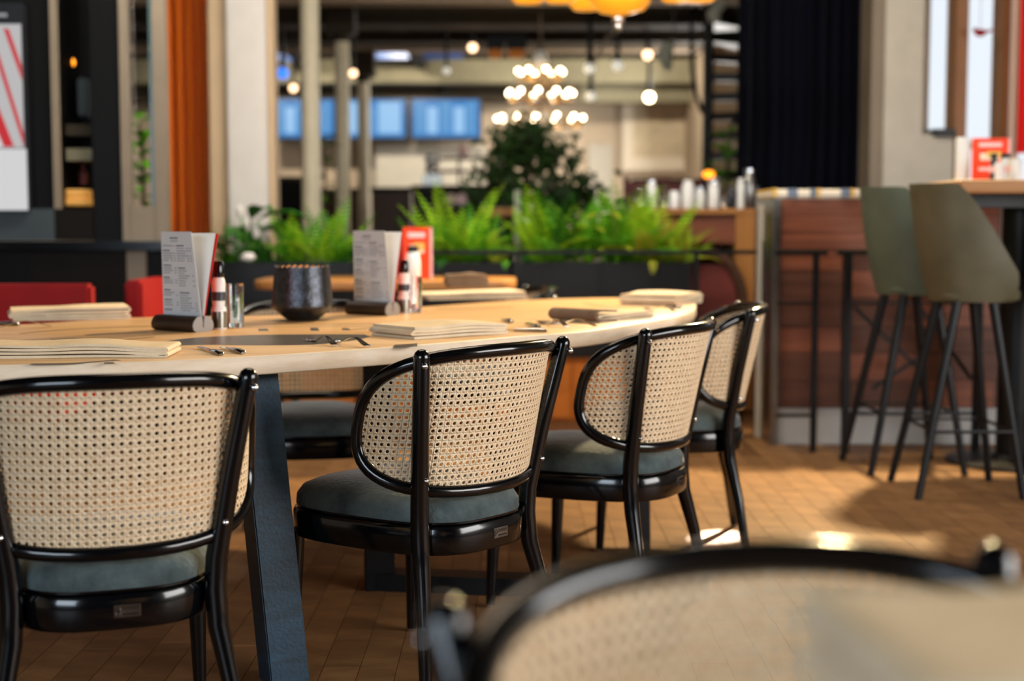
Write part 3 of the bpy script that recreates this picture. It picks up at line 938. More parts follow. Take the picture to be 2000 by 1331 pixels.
for (px, py, lab) in ((1256, 370, 'red-brown wooden chair behind the tan counter, next to the ferns'), (1336, 370, 'red-brown wooden chair behind the tan counter, beside the small orange lamp')):
    p = at_y(px, py, 9.9)
    t = thing('wooden_chair', lab, 'chair', (p.x, p.y, 0), 0, 'red-brown chairs behind the counter')
    MB().box(-.12, .12, -.02, .02, p.z - .12, p.z + .05).build('backrest', M['wood_red'], t, bev=.01)
    for sx in (-.13, .13):
        MB().box(sx * .9 - .018, sx * .9 + .018, -.02, .02, 0, p.z + .08).build('leg', M['wood_red'], t, bev=.004)
    MB().box(-.14, .14, .02, .32, .62, .67).build('seat', M['brown_lam'], t, bev=.008)
    for sx in (-.12, .12):
        MB().box(sx - .015, sx + .015, .28, .31, 0, .62).build('leg', M['wood_red'], t)

# spiral stair
ys = 12.0
sX = X(1380, ys)
st = thing('spiral_stair', 'black spiral staircase rising beside the navy curtain', 'staircase', (sX, ys, 0))
MB().tube([(0, 0, 0), (0, 0, 3.15)], 0.045, 14).build('centre_pole', M['black_metal'], st)
for k in range(10):
    a = R(-80 + 18 * k)
    z = 1.42 + 0.165 * k
    tr = MB()
    for s_ in (0,):
        i0, i1 = a - R(15), a + R(15)
        rr = .62
        tr.prism([(.04 * math.cos(i0), .04 * math.sin(i0)), (rr * math.cos(i0), rr * math.sin(i0)), (rr * math.cos(a), rr * math.sin(a)), (rr * math.cos(i1), rr * math.sin(i1)), (.04 * math.cos(i1), .04 * math.sin(i1))], z, z + .07)
    t_ = tr.build('tread', M['black_metal'], st, smooth=False)
hr = []
for k in range(40):
    a = R(-80 + 18 * k * .24)
    hr.append((.6 * math.cos(a), .6 * math.sin(a), 1.42 + .165 * k * .24 + .42))
MB().tube(hr, .02, 8).build('handrail', M['black_metal'], st)
MB().tube([(-.04, 0, 1.98), (-.10, -.02, 2.12), (-.14, -.04, 2.35), (-.15, -.04, 2.75), (-.12, -.02, 3.1)], [.018, .02, .02, .018, .015], 8).build('curved_stringer', M['black_metal'], st)
for k in range(0, 10):
    a = R(-80 + 18 * k)
    z = 1.42 + .165 * k
    MB().tube([(.6 * math.cos(a), .6 * math.sin(a), z), (.6 * math.cos(a), .6 * math.sin(a), z + .42)], .009, 6).build('baluster', M['black_metal'], st)

# ------------------------------------------------------------------ lights hanging in the hall
yh = 12.0
px0 = 1055
ch = thing('crystal_chandelier', 'large tiered chandelier of glowing bulbs above the big tree', 'chandelier', (X(px0, yh), yh, 0))
MB().tube([(0, 0, 1.9), (0, 0, 2.6), (0, 0, 3.14)], [.012, .014, .006], 8).build('stem', M['chrome'], ch)
MB().lathe([(.02, 2.50), (.055, 2.47), (.07, 2.40), (.03, 2.34)], 14).build('crown_cup', M['white_plastic'], ch)
for (py, rr, n, ph) in ((142, .19, 8, .3), (184, .27, 11, .1), (234, .36, 13, .5)):
    z = Z(py, yh)
    ring = [(rr * math.cos(2 * PI * k / 28), rr * math.sin(2 * PI * k / 28), z - .045) for k in range(28)]
    MB().tube(ring, .009, 6, closed=True).build('ring', M['gold'], ch)
    for k in range(n):
        a = 2 * PI * (k + ph) / n
        x, y = rr * math.cos(a), rr * math.sin(a)
        c_ = MB().lathe([(.004, -.05), (.016, -.045), (.012, -.01)], 8, (x, y, z)).build('candle_cup', M['chrome'], ch)
        MB().ball((x, y, z + .01), .021, 10, 6).build('bulb', M['bulb'], c_)
    for k in range(4):
        a = PI / 4 + k * PI / 2
        MB().tube([(0, 0, z + .12), (rr * .6 * math.cos(a), rr * .6 * math.sin(a), z + .03), (rr * math.cos(a), rr * math.sin(a), z - .045)], .006, 6).build('arm', M['gold'], ch)

yh = 7.6
am = thing('amber_chandelier', 'chandelier of amber glass shades just below the top of the picture', 'chandelier', (X(1205, yh), yh, 0))
MB().tube([(0, 0, Z(52, yh)), (0, 0, 3.14)], .012, 8).build('stem', M['gold'], am)
zb = Z(16, yh)
MB().lathe([(.03, zb - .035), (.10, zb - .02), (.15, zb + .03), (.175, zb + .09), (.168, zb + .09), (.145, zb + .035), (.095, zb - .012), (.03, zb - .025)], 24).build('bowl', M['amber'], am)
fz = Z(44, yh)
MB().ball((0, 0, fz + .015), .035, 12, 8).ball((0, 0, fz - .022), .026, 12, 8).build('finial', M['chrome'], am)
for (dx, dy, py) in ((-.475, .0, 4), (-.31, -.16, 12), (.295, -.12, 8), (.43, .02, 0), (0.1, .4, -4), (-.15, .38, -4)):
    z = Z(py, yh)
    arm = MB().tube([(0, 0, zb + .10), (dx * .5, dy * .5, z + .10), (dx, dy, z + .05)], .008, 6).build('arm', M['gold'], am)
    s_ = MB().lathe([(.02, -.012), (.07, -.005), (.10, .03), (.115, .075), (.108, .075), (.092, .033), (.06, .006), (.02, .0)], 20, (dx, dy, z)).build('shade', M['amber'], am)
    MB().ball((dx, dy, z + .045), .022, 10, 6).build('bulb', M['bulb_amber'], s_)
for q in ((.05, -.05), (-.06, .03)):
    MB().ball((q[0], q[1], zb + .05), .022, 10, 6).build('bulb', M['bulb_amber'], am)

for (px, py, y, r, m, lab) in ((923, 93, 13.0, .038, 'bulb_dim', 'warm ceiling spot glowing left of the chandelier tip, under a dark beam'),
                               (1265, 107, 13.0, .042, 'bulb_dim', 'warm ceiling spot glowing above the framed picture'),
                               (1268, 190, 15.0, .05, 'bulb', 'bright picture lamp shining in front of the framed picture'),
                               (573, 172, 14.0, .036, 'bulb_dim', 'warm ceiling spot between the white pillar and the first slim column'),
                               (690, 143, 14.0, .034, 'bulb_dim', 'warm ceiling spot between the two thinner columns'),
                               (872, 138, 13.0, .034, 'bulb_cool', 'unlit pale round spot above the gap between the last two screens'),
                               (1151, 134, 12.0, .045, 'bulb_cool', 'pale globe right of the chandelier, upper of the two on that side'),
                               (1206, 128, 12.0, .045, 'bulb_cool', 'pale globe straight below the amber chandelier'),
                               (1154, 188, 12.0, .04, 'bulb_cool', 'pale globe right of the chandelier, lower of the two on that side'),
                               (552, 143, 13.0, .055, 'bulb_blue', 'blue ceiling spot beside the white pillar')):
    p = at_y(px, py, y)
    o = MB().ball((0, 0, 0), r, 14, 8).build('ceiling_spot', M[m], None, p)
    tag(o, lab, 'lamp', 'spots and globes under the hall ceiling')
    MB().tube([(0, 0, r * .8), (0, 0, 3.14 - p.z)], [r * .5, .01], 8).build('hanger', M['black_metal'], o)
for (px, a, b, lab) in ((965, 955, 980, 'orange glow lamp under the beam right above the chandelier tip'), (1008, 993, 1024, 'orange glow lamp under the beam, the wider one left of the chandelier')):
    y = 13.6
    o = MB().box(X(a, y), X(b, y), y, y + .05, Z(114, y), Z(96, y)).build('wall_lamp', mat('orange_shade', (150, 84, 24), .6, emit=(190, 110, 34), estr=.25), bev=.01)
    tag(o, lab, 'lamp')
    MB().box(X(a, y) - .02, X(b, y) + .02, y + .05, y + .09, Z(96, y) - .002, 3.14).build('bracket', M['black_metal'], o)
# curved pale wall brackets near the stair
for (pts, lab) in ((((1316, 82), (1304, 92), (1297, 108), (1303, 124), (1306, 138)), 'pale curved blade hanging from the ceiling left of the spiral stair'), (((1418, 6), (1402, 14), (1394, 28), (1396, 42)), 'pale curved blade at the top of the spiral stair')):
    y = 11.2
    mb = MB()
    mb.tube([at_y(a, b, y) for a, b in pts], [.02, .05, .06, .045, .02][:len(pts)], 10)
    o = mb.build('hanging_ornament', mat('pale_blade', (150, 150, 136), .6), None)
    tag(o, lab, 'ornament')
    p = at_y(pts[0][0], pts[0][1], y)
    MB().tube([p, (p.x, p.y, 3.14)], .006, 6).build('cord', M['black_metal'], o)
p0, p1, p2 = at_y(1200, 70, 12.0), at_y(1160, 122, 12.0), at_y(1204, 116, 12.0)
mb = MB().tube([(p1.x, p1.y, p1.z), (p0.x - .05, p0.y, p0.z), (p0.x, p0.y, p0.z + .02)], .012, 6).tube([(p2.x, p2.y, p2.z), (p0.x + .02, p0.y, p0.z)], .012, 6).tube([(p0.x, p0.y, p0.z), (p0.x, p0.y, 3.14)], .01, 6)
tag(mb.build('lamp_bracket', M['jamb']), 'pale bent bracket carrying the globes below the amber chandelier', 'lamp bracket')

# ------------------------------------------------------------------ planters with ferns
yp = 7.55
pX = lambda p: X(p, yp)
zpt = Z(513, yp)


def planter(label, a, b):
    t = thing('planter', label, 'planter', (pX((a + b) / 2), yp + .16, 0), 0, 'black trough planters')
    hx = (pX(b) - pX(a)) / 2 - .004
    tr = MB()
    th = .012
    z0 = .36
    tr.box(-hx, hx, -.16, -.16 + th, z0, zpt).box(-hx, hx, .16 - th, .16, z0, zpt)
    tr.box(-hx, -hx + th, -.16 + th, .16 - th, z0, zpt).box(hx - th, hx, -.16 + th, .16 - th, z0, zpt).box(-hx, hx, -.16, .16, z0 - .012, z0)
    tr.build('trough', M['planter'], t, bev=.002)
    MB().box(-hx + th, hx - th, -.16 + th, .16 - th, zpt - .08, zpt - .03).build('soil', M['soil'], t, smooth=False)
    for q in (-.45, 0, .45):
        MB().box(q * 2 * hx - .01, q * 2 * hx + .01, -.172, -.161, z0, zpt - .01).build('rib', M['planter'], t)
    base = MB().box(-hx, hx, -.12, .13, 0, z0 - .012).build('base', M['orange_wood'], t)
    n = 3
    for q in range(n):
        MB().box(-hx + 2 * hx * q / n + .004, -hx + 2 * hx * (q + 1) / n - .004, -.134, -.121, .02, z0 - .02).build('plank', M['orange_wood'], base, bev=.002)
    return t


planter('black trough planter beside the white pillar, with lilies and ferns', 396, 690)
planter('black trough planter in the middle, half hidden by a menu card', 692, 998)
planter('black trough planter nearest the tan counter, with yellow-green ferns', 1000, 1352)


def frond_mesh(L, droop, nl, wl, seed, m):
    r = random.Random(seed)
    mb = MB()
    P = []
    for i in range(nl + 1):
        t = i / nl
        P.append(Vector((0, L * (t * .55 + .22 * t * t * droop), L * (t * .88 - .42 * droop * t * t))))
    mb.tube(P[::2], [0.0035 * (1 - .8 * i / (len(P[::2]) - 1)) for i in range(len(P[::2]))], 4)
    for i in range(2, nl + 1):
        t = i / nl
        w = wl * math.sin(PI * min(1, t * .9 + .12)) ** .7 * (1 - .35 * t)
        d = (P[i] - P[i - 1]).normalized()
        for sgn in (-1, 1):
            o = P[i]
            side = Vector((sgn, 0, 0))
            tip = o + side * w + d * w * .45 + Vector((0, 0, -w * r.uniform(.05, .25)))
            mid1 = o + side * w * .5 + d * w * .42
            mid2 = o + side * w * .5 + d * w * .02
            nrm = d.cross(side).normalized() * .0012
            mb.add([o + nrm, mid2 + nrm, tip, mid1 + nrm, o - nrm, mid2 - nrm, mid1 - nrm],
                   [(0, 1, 2, 3), (4, 6, 2, 5), (0, 4, 5, 1), (0, 3, 6, 4), (1, 5, 2), (3, 2, 6)])
    return mb.mesh('frond', m, False)


FRONDS = {}
for gi, g in enumerate(GREENS):
    FRONDS[gi] = [frond_mesh(.40, dr, 15, .070, 10 * gi + k, g) for k, dr in enumerate((.15, .55, 1.1))]


def leaf_mesh(L, W, m, bend=.5):
    mb = MB()
    n = 7
    top, bot = [], []
    for i in range(n + 1):
        t = i / n
        wd = W * math.sin(PI * t ** .8) * .5 + .002
        c = Vector((0, L * t, L * (.55 * t - bend * t * t)))
        top += [c + Vector((-wd, 0, wd * .35)), c, c + Vector((wd, 0, wd * .35))]
    vs = top + [p - Vector((0, 0, .002)) for p in top]
    k = len(top)
    fs = []
    for i in range(n):
        for j in range(2):
            a = i * 3 + j
            fs.append((a, a + 1, a + 4, a + 3))
            fs.append((k + a, k + a + 3, k + a + 4, k + a + 1))
        fs.append((i * 3, i * 3 + 3, k + i * 3 + 3, k + i * 3))
        fs.append((i * 3 + 2, k + i * 3 + 2, k + i * 3 + 5, i * 3 + 5))
    mb.add(vs, fs)
    return mb.mesh('leaf', m, True, angle=80)


LEAF = {k: leaf_mesh(.24, .085, M_, .5) for k, M_ in (('dark', GREENS[2]), ('green', GREENS[0]), ('yellow', GREENS[3]))}
rf = random.Random(21)


def fern(label, px, hpx, greens, n=13, spread=1.0, y=None, name='fern'):
    yy = (y or yp + .16)
    h = hpx * yy / FPX
    t = thing(name, label, 'fern', (X(px, yy), yy, zpt - .03), 0, 'ferns in the black planters')
    for k in range(n):
        kind = 0 if k < n * .45 else (1 if k < n * .8 else 2)
        me = FRONDS[rf.choice(greens)][kind]
        o = link('frond', me, t, (rf.uniform(-.03, .03), rf.uniform(-.03, .03), 0))
        tilt = rf.uniform(-10, 14) if kind == 0 else rf.uniform(-4, 22) * spread
        o.rotation_euler = (-R(tilt), 0, 2 * PI * (k * .382 + rf.uniform(-.06, .06)))
        s_ = (h + .06) / .30 * rf.uniform(.74, 1.0) * (1.0 if kind == 0 else .85)
        o.scale = (s_, s_, s_)
    return t


FERNS = ((452, 70, (2, 0), 10, 'dark fern under the white lily at the pillar end of the planters'),
         (535, 84, (0, 2), 12, 'bushy green fern in the first planter, right above the dark vase'),
         (583, 92, (0, 1), 12, 'lighter green fern in the first planter, right of the one above the vase'),
         (632, 118, (1, 0), 15, 'tall bright fern in the first planter, just left of the second menu card'),
         (672, 84, (0, 2), 11, 'green fern partly hidden behind the second menu card'),
         (856, 92, (0, 1), 10, 'narrow fern right beside the orange-red menu card'),
         (893, 142, (1, 1, 0), 16, 'tall lime fern standing by itself in the middle planter'),
         (926, 108, (0, 1), 12, 'green fern leaning against the tall lime fern of the middle planter'),
         (972, 62, (3, 1), 10, 'low yellowish fern at the gap between the middle and last planters'),
         (1030, 66, (0, 2), 11, 'low dark fern at the beginning of the last planter'),
         (1082, 132, (0, 2, 1), 14, 'tall green fern in front of the big tree'),
         (1120, 158, (0, 2), 14, 'highest dark green fern of the last planter'),
         (1150, 104, (3, 1), 12, 'yellow-tipped fern in the middle of the last planter'),
         (1198, 138, (0, 0, 1), 15, 'broad mid-green fern in the last planter before the white jars'),
         (1236, 136, (0, 1), 13, 'upright fern right below the first white jars'),
         (1292, 112, (1, 3), 14, 'lime fern at the counter end of the last planter'),
         (1060, 96, (1, 0), 12, 'lime green fern in the last planter before the tall fern'),
         (1262, 118, (1, 3, 1), 12, 'yellow-lime fern second from the counter end of the last planter'),
         (505, 62, (2, 0), 10, 'low green fern between the lily and the fern above the vase'),
         (1330, 78, (1, 3), 12, 'outermost lime fern hanging over the planter end'))
for px, h, g, n, lab in FERNS:
    fern(lab, px, h, g, n)
# fronds hanging over the planter edge
for (px, py, gi, rz, tl, sc, lab) in ((1345, 505, 3, -70, 35, .62, 'long yellowing fern frond hanging off the planter end'), (1275, 520, 3, 175, 60, .42, 'single dry frond hanging over the front of the last planter'),
                                      (990, 520, 0, 175, 50, .4, 'short green frond hanging over the front between two planters'), (870, 515, 2, 170, 45, .5, 'dark frond hanging over the front of the middle planter')):
    p = at_y(px, py, yp - .01)
    t = thing('hanging_fern', lab, 'fern', (p.x, p.y, zpt + .01))
    o = link('frond', FRONDS[gi][2], t)
    o.rotation_euler = (-R(tl), 0, R(rz))
    o.scale = (sc,) * 3
# lily with white flowers and serrated dark leaves
ly = thing('peace_lily', 'peace lily with white flowers and dark leaves in front of the white pillar', 'plant', (pX(478), yp + .08, zpt - .03))
for k, (a, t, s_) in enumerate(((30, 52, 1.3), (-60, 40, 1.1), (-100, 35, 1.25), (100, 42, 1.1), (170, 30, 1.0), (-150, 45, 1.2), (60, 20, 1.2), (-30, 25, 1.3))):
    st_ = Vector((math.sin(R(-a)) * .06, math.cos(R(a)) * .06, .12 + .14 * (k % 3) / 2))
    MB().tube([(0, 0, 0), st_ * .6, st_], .004, 5).build('stem', GREENS[2], ly)
    o = link('leaf', LEAF['dark'], ly, st_)
    o.rotation_euler = (R(t - 40), 0, R(a))
    o.scale = (s_,) * 3
for (px, py) in ((482, 440), (500, 455), (468, 412)):
    p = at_y(px, py, yp + .04) - ly.location
    MB().tube([(0, 0, 0), (p.x * .6, p.y * .5, p.z * .6), (p.x, p.y, p.z)], .004, 5).build('flower_stem', GREENS[0], ly)
    MB().ball(p, .026, 10, 6, (.75, .5, 1.25)).build('flower', M['flower'], ly)
p = at_y(485, 502, yp - .19)
tag(MB().ball((0, 0, 0), .028, 10, 6, (1.3, .6, .8)).build('wilted_flower', M['flower'], None, p), 'pale wilted flower hanging in front of the first planter', 'flower')
for (px, py, lab) in ((1182, 412, 'yellow leaf standing up among the last planter ferns, upper one'), (1150, 438, 'yellow-orange leaf cluster low in the last planter'), (1205, 476, 'small yellow leaf near the planter rim below the broad fern')):
    p = at_y(px, py, yp + .02)
    t = thing('yellow_plant', lab, 'plant', (p.x, p.y, zpt - .03))
    for k in range(4):
        o = link('leaf', LEAF['yellow'], t, (0, 0, max(.03, p.z - zpt)))
        o.rotation_euler = (R(-10), 0, R(90 * k + 35))
        o.scale = (.55,) * 3
    MB().tube([(0, 0, 0), (0, 0, max(.03, p.z - zpt))], .005, 5).build('stem', GREENS[0], t)

# big tree in the hall
yt = 10.7
tr = thing('fig_tree', 'big dark green indoor tree in the hall below the tiered chandelier', 'tree', (X(1030, yt), yt, 0))
MB().lathe([(.20, 0), (.24, .42), (.22, .42), (.20, .40), (.0, .40)], 20).build('pot', M['planter'], tr)
MB().tube([(0, 0, .38), (.02, 0, .9), (-.02, .02, 1.3), (.03, 0, 1.75)], [.045, .04, .03, .012], 8).build('trunk', M['bark'], tr)
br = MB()
rt = random.Random(9)
tips = []
for k in range(34):
    a = rt.uniform(0, 2 * PI)
    z0 = rt.uniform(.85, 1.6)
    ln = rt.uniform(.2, .42) * (1.15 if z0 < 1.3 else .8)
    e = Vector((ln * math.cos(a), ln * math.sin(a), z0 + rt.uniform(.05, .28)))
    br.tube([(0, 0, z0), e * .5 + Vector((0, 0, z0 * .5 + .02)), e], [.012, .008, .004], 5)
    tips.append((Vector((0, 0, z0)), e))
br.build('branches', M['bark'], tr)
fo = MB()
for k in range(3400):
    b, e = rt.choice(tips)
    q = b.lerp(e, rt.uniform(.45, 1.15)) + Vector((rt.gauss(0, .07), rt.gauss(0, .07), rt.gauss(-.02, .08)))
    l = rt.uniform(.06, .10)
    ax = Vector((rt.gauss(0, 1), rt.gauss(0, 1), rt.gauss(-.2, .6))).normalized()
    sd = ax.orthogonal().normalized()
    sd = (Matrix.Rotation(rt.uniform(0, 6.28), 3, ax) @ sd) * l * .28
    fo.add([q, q + ax * l * .5 + sd, q + ax * l, q + ax * l * .5 - sd, q + ax * l * .5 + ax.cross(sd).normalized() * .004],
           [(0, 1, 4), (1, 2, 4), (2, 3, 4), (3, 0, 4)])
stuff(fo.build('foliage', M['tree_leaf'], tr, smooth=False))
# slim plants: behind the mirror glass, at the stair, behind the columns


def leafy(label, px, py0, py1, y, n, mk, sc, wd=.12):
    zb, zt2 = Z(py1, y), Z(py0, y)
    t = thing('leafy_plant', label, 'plant', (X(px, y), y, 0))
    MB().lathe([(.08, 0), (.11, .26), (.10, .26), (.0, .24)], 16).build('pot', M['planter'], t)
    MB().tube([(0, 0, .22), (.015, 0, (zb + zt2) / 2), (0, 0, zt2 - .05)], [.014, .01, .004], 6).build('stem', M['bark'], t)
    for k in range(n):
        o = link('leaf', LEAF[mk if k % 4 else 'green'], t, (0, 0, zb + (zt2 - zb) * (k + .5) / n))
        o.rotation_euler = (R(rf.uniform(-25, 15)), 0, 2.4 * k)
        o.scale = (sc * rf.uniform(.8, 1.15),) * 3
    return t


leafy('green plant seen through the mirror-like glass panel of the dark unit', 277, 225, 400, 7.5, 26, 'green', .7)
leafy('slim green plant standing behind the spiral stair at the navy curtain', 1415, 255, 390, 11.0, 22, 'green', .7)
leafy('slim green plant between the thick and the second slim column', 632, 255, 420, 10.9, 20, 'dark', .6)

# ------------------------------------------------------------------ woven cane chair
A_, B_, YC = 0.264, 0.225, -0.02
ZM, ZH, PHI = 0.622, 0.158, R(84)


def back_pt(u, z, off=0.0):
    """u in -1..1 round the curved back, z height; off = outwards"""
    f = u * PHI
    x, y = A_ * math.sin(f), -B_ * math.cos(f)
    n = Vector((math.sin(f) / A_, -math.cos(f) / B_, 0)).normalized()
    return Vector((x, y + YC - .22 * (z - ZM), z)) + n * off


def make_chair(name, label):
    t = thing(name, label, 'chair')
    lm = M['black_gloss']

    def outline(k, s, dy=0):
        return superell(.21 * s, .262 * s, 3.2, k, 0, .052, .15)
    fr = MB()
    ins = [(.94, .320), (.985, .323), (1, .330), (1, .378), (.985, .386), (.95, .390)]
    fr.rings([[(x, y, z) for x, y in outline(48, s)] for s, z in ins])
    fr.build('seat_frame', lm, t)
    cu = MB()
    lv = [(.945, .382), (.972, .398), (.966, .418), (.915, .437), (.81, .449), (.6, .458), (.3, .463), (.02, .464)]
    cu.rings([[(x, y, z) for x, y in outline(48, s)] for s, z in lv], cap0=True, cap1=True)
    cu.build('seat_cushion', M['velvet'], t, angle=70)
    MB().rings([[(x, y, z) for x, y in outline(48, s)] for s, z in ((.955, .388), (.972, .391), (.972, .395), (.955, .397))]).build('piping', M['black_gloss'], t)
    for sx in (-1, 1):
        l = MB().tube([(sx * .195, .245, .335), (sx * .198, .25, .2), (sx * .202, .258, .008)], [.021, .018, .0125], 14).build('leg', lm, t)
        MB().lathe([(.011, 0), (.013, .004), (.012, .012)], 12, (sx * .2022, .2585, 0)).build('glide', M['chrome'], l)
        p = MB().tube([(sx * .226, -.208, .008), (sx * .205, -.182, .18), (sx * .184, -.155, .30), (sx * .181, -.148, .37), (sx * .184, -.150, .43), (sx * .206, -.174, .58), (sx * .238, -.211, .772)],
                      [.0135, .0165, .020, .0215, .021, .0195, .018], 16, dome=True).build('rear_post', lm, t)
        MB().lathe([(.012, 0), (.014, .004), (.013, .012)], 12, (sx * .2265, -.2085, 0)).build('glide', M['chrome'], p)
        MB().ball((sx * .197, -.183, .50), .006, 8, 6).build('screw', M['chrome'], p)
        MB().ball((sx * .2465, -.228, .755), .007, 8, 6).build('screw', M['chrome'], p)
    loop = []
    NL = 72
    for i in range(NL):
        a = 2 * PI * i / NL
        c, s_ = math.cos(a), math.sin(a)
        u = math.copysign(abs(c) ** (2 / 2.7), c)
        z = ZM + ZH * math.copysign(abs(s_) ** (2 / 2.7), s_)
        loop.append(back_pt(u, z, 0))
    MB().tube(loop, .0148, 12, closed=True).build('back_rim', lm, t)
    # cane: a square mesh with an eight-sided hole in each cell, cut off inside the rim
    pitch = .0152
    arc = [0.0]
    K = 200
    for i in range(K):
        u0, u1 = i / K, (i + 1) / K
        arc.append(arc[-1] + (back_pt(u1, ZM) - back_pt(u0, ZM)).length)

    def u_of(s):
        a = abs(s)
        if a >= arc[-1]:
            return math.copysign(1.0, s)
        i = min(K - 1, max(0, next(k for k in range(K) if arc[k + 1] >= a)))
        return math.copysign((i + (a - arc[i]) / (arc[i + 1] - arc[i])) / K, s)
    S = arc[-1]
    nu = int(S * 2 / pitch)
    nv = int(2 * ZH / pitch)
    verts, faces, uvs = [], [], []

    def put(s, z):
        # keep inside the loop
        ex = 2.7
        d = (abs(s / S) ** ex + abs((z - ZM) / ZH) ** ex) ** (1 / ex)
        if d > 1.0:
            s, z = s / d, ZM + (z - ZM) / d
        p = back_pt(u_of(s), z, 0.0015)
        verts.append(p)
        uvs.append((s / pitch, z / pitch))
        return len(verts) - 1
    for i in range(-(nu // 2) - 1, nu // 2 + 1):
        for j in range(-(nv // 2) - 1, nv // 2 + 2):
            cs, cz = (i + .5) * pitch, ZM + j * pitch
            if (abs(cs / S) ** 2.7 + abs((cz - ZM) / ZH) ** 2.7) ** (1 / 2.7) > 1.03:
                continue
            h = pitch / 2
            outer, inner = [], []
            for k in range(8):
                a = 2 * PI * k / 8
                ox, oz = [(1, 0), (1, 1), (0, 1), (-1, 1), (-1, 0), (-1, -1), (0, -1), (1, -1)][k]
                outer.append(put(cs + ox * h, cz + oz * h))
                inner.append(put(cs + .0040 * math.cos(a), cz + .0040 * math.sin(a)))
            for k in range(8):
                k2 = (k + 1) % 8
                faces.append((outer[k], outer[k2], inner[k2], inner[k]))
    mb = MB()
    mb.v, mb.f = [tuple(p) for p in verts], faces
    me = bpy.data.meshes.new('cane_panel')
    me.from_pydata(mb.v, [], faces)
    uvl = me.uv_layers.new(name='weave')
    for lp in me.loops:
        uvl.data[lp.index].uv = uvs[lp.vertex_index]
    me.materials.append(M['cane'])
    me.shade_smooth()
    o = link('cane_panel', me, t)
    md = o.modifiers.new('thickness', 'SOLIDIFY')
    md.thickness = .0018
    md.offset = 0
    # maker's plate on the back of the seat frame
    yb_ = -.2100
    pl = MB().box(-.024, .024, yb_ - .0016, yb_ + .004, 0.3460, 0.3690).build('plate', M['steel'], t, loc=(.015, 0, 0), bev=.0006)
    em = MB()
    ringp = [(-.0165 + .0052 * math.cos(2 * PI * k / 20), yb_ - .0018, 0.3575 + .0062 * math.sin(2 * PI * k / 20)) for k in range(20)]
    em.tube(ringp, .0008, 5, closed=True)
    em.box(-.0185, -.0145, yb_ - .0022, yb_ - .0016, 0.3552, 0.3598)
    xx = -.009
    rq = random.Random(2)
    for k in range(9):
        wd = rq.uniform(.0018, .003)
        em.box(xx, xx + wd * .45, yb_ - .0021, yb_ - .0016, 0.3590, 0.3655).box(xx, xx + wd, yb_ - .0021, yb_ - .0016, 0.3618 if k % 2 else 0.3642, 0.3632 if k % 2 else 0.3656)
        xx += wd + .0009
    xx = -.009
    for k in range(11):
        wd = rq.uniform(.0014, .0024)
        em.box(xx, xx + wd, yb_ - .0021, yb_ - .0016, 0.3502, 0.3535)
        xx += wd + .0007
    em.box(-.0225, .0225, yb_ - .0020, yb_ - .0016, 0.3475, 0.3481).box(-.0225, -.0219, yb_ - .0020, yb_ - .0016, 0.3475, 0.3675).box(-.0225, .0225, yb_ - .0020, yb_ - .0016, 0.3669, 0.3675)
    em.build('plate_marks', M['black_plastic'], pl, smooth=False)
    return t


def post_at(px, py, sx, phi):
    """where the chair stands when the top of its left (-1) or right (1) post shows at a given point of the photograph"""
    p = at_z(px, py, .785)
    c, s_ = math.cos(R(phi)), math.sin(R(phi))
    lx, ly_ = sx * .238, -.213
    return (p.x - (lx * c - ly_ * s_), p.y - (lx * s_ + ly_ * c), 0)


GRP = 'black bentwood cane-back chairs'
ch0 = make_chair('dining_chair', 'black cane-back chair first along the table, right before the thick table leg')
ch0['group'] = GRP
ch0.location = post_at(485, 724, 1, 20)
ch0.rotation_euler = (0, 0, R(20))
dup(ch0, 'black cane-back chair whose steel maker plate catches the light, second along the table', post_at(825, 687, -1, 49.5), R(49.5), GRP)
dup(ch0, 'black cane-back chair third along the table, before the napkin with the dark fold', post_at(1262, 645, -1, 62), R(62), GRP)
dup(ch0, 'black cane-back chair standing at the far rounded end of the table, seen from its side', post_at(1468, 606, -1, 86), R(86), GRP)
cx_ = at_z(1470, 1090, .785)
dup(ch0, 'blurred black cane-back chair right before the camera, its back seen from the front', (.25, .87, 0), R(201), GRP)
dup(ch0, 'black cane-back chair across the table, seen through the gap beside the thick table leg', (-.66, 4.68, 0), R(190), GRP)
dup(ch0, 'black cane-back chair at the far table edge in front of the last planter', (-.10, 5.98, 0), R(102), GRP)

# ------------------------------------------------------------------ the big dining table
TZ = 0.76


def tz(px, py, z=TZ):
    p = at_z(px, py, z)
    return (p.x, p.y)


edge_px = [(0, 713), (250, 708), (480, 697), (690, 683), (850, 671), (1000, 658), (1150, 646), (1300, 622), (1346, 610), (1358, 599), (1345, 590), (1230, 582), (1030, 586), (830, 599), (665, 611), (500, 617), (255, 621), (0, 636)]
edge = [tz(*p) for p in edge_px] + [(-1.95, 3.9), (-2.25, 3.4), (-2.1, 3.0), (-1.6, 2.86)]
tc = Vector((-.5, 4.1, 0))
edge = [(e[0] - tc.x, e[1] - tc.y) for e in edge]
tab = thing('dining_table', 'large pale oak dining table with dark printed lines on its top and dark steel legs', 'table', tc)
sp = [(p.x, p.y) for p in spline([Vector((e[0], e[1], 0)) for e in edge], 6)]
top = MB()
TH = .043
n = len(sp)


def inset(d):
    out = []
    for i in range(n):
        a, b = Vector(sp[i - 1]), Vector(sp[(i + 1) % n])
        t_ = (b - a).normalized()
        out.append((sp[i][0] - t_.y * d, sp[i][1] + t_.x * d))
    return out


i1 = inset(.004)
top.rings([[(x, y, z) for x, y in l] for l, z in ((i1, TZ - TH), (sp, TZ - TH + .004), (sp, TZ - .004), (i1, TZ))])
to = top.build('tabletop', M['table_oak'], tab, angle=50)
to.data.materials.append(M['table_edge'])
for p in to.data.polygons:
    if abs(p.normal.z) < .8:
        p.material_index = 1


def tl(px, py):
    a = tz(px, py)
    return Vector((a[0] - tc.x, a[1] - tc.y, 0))


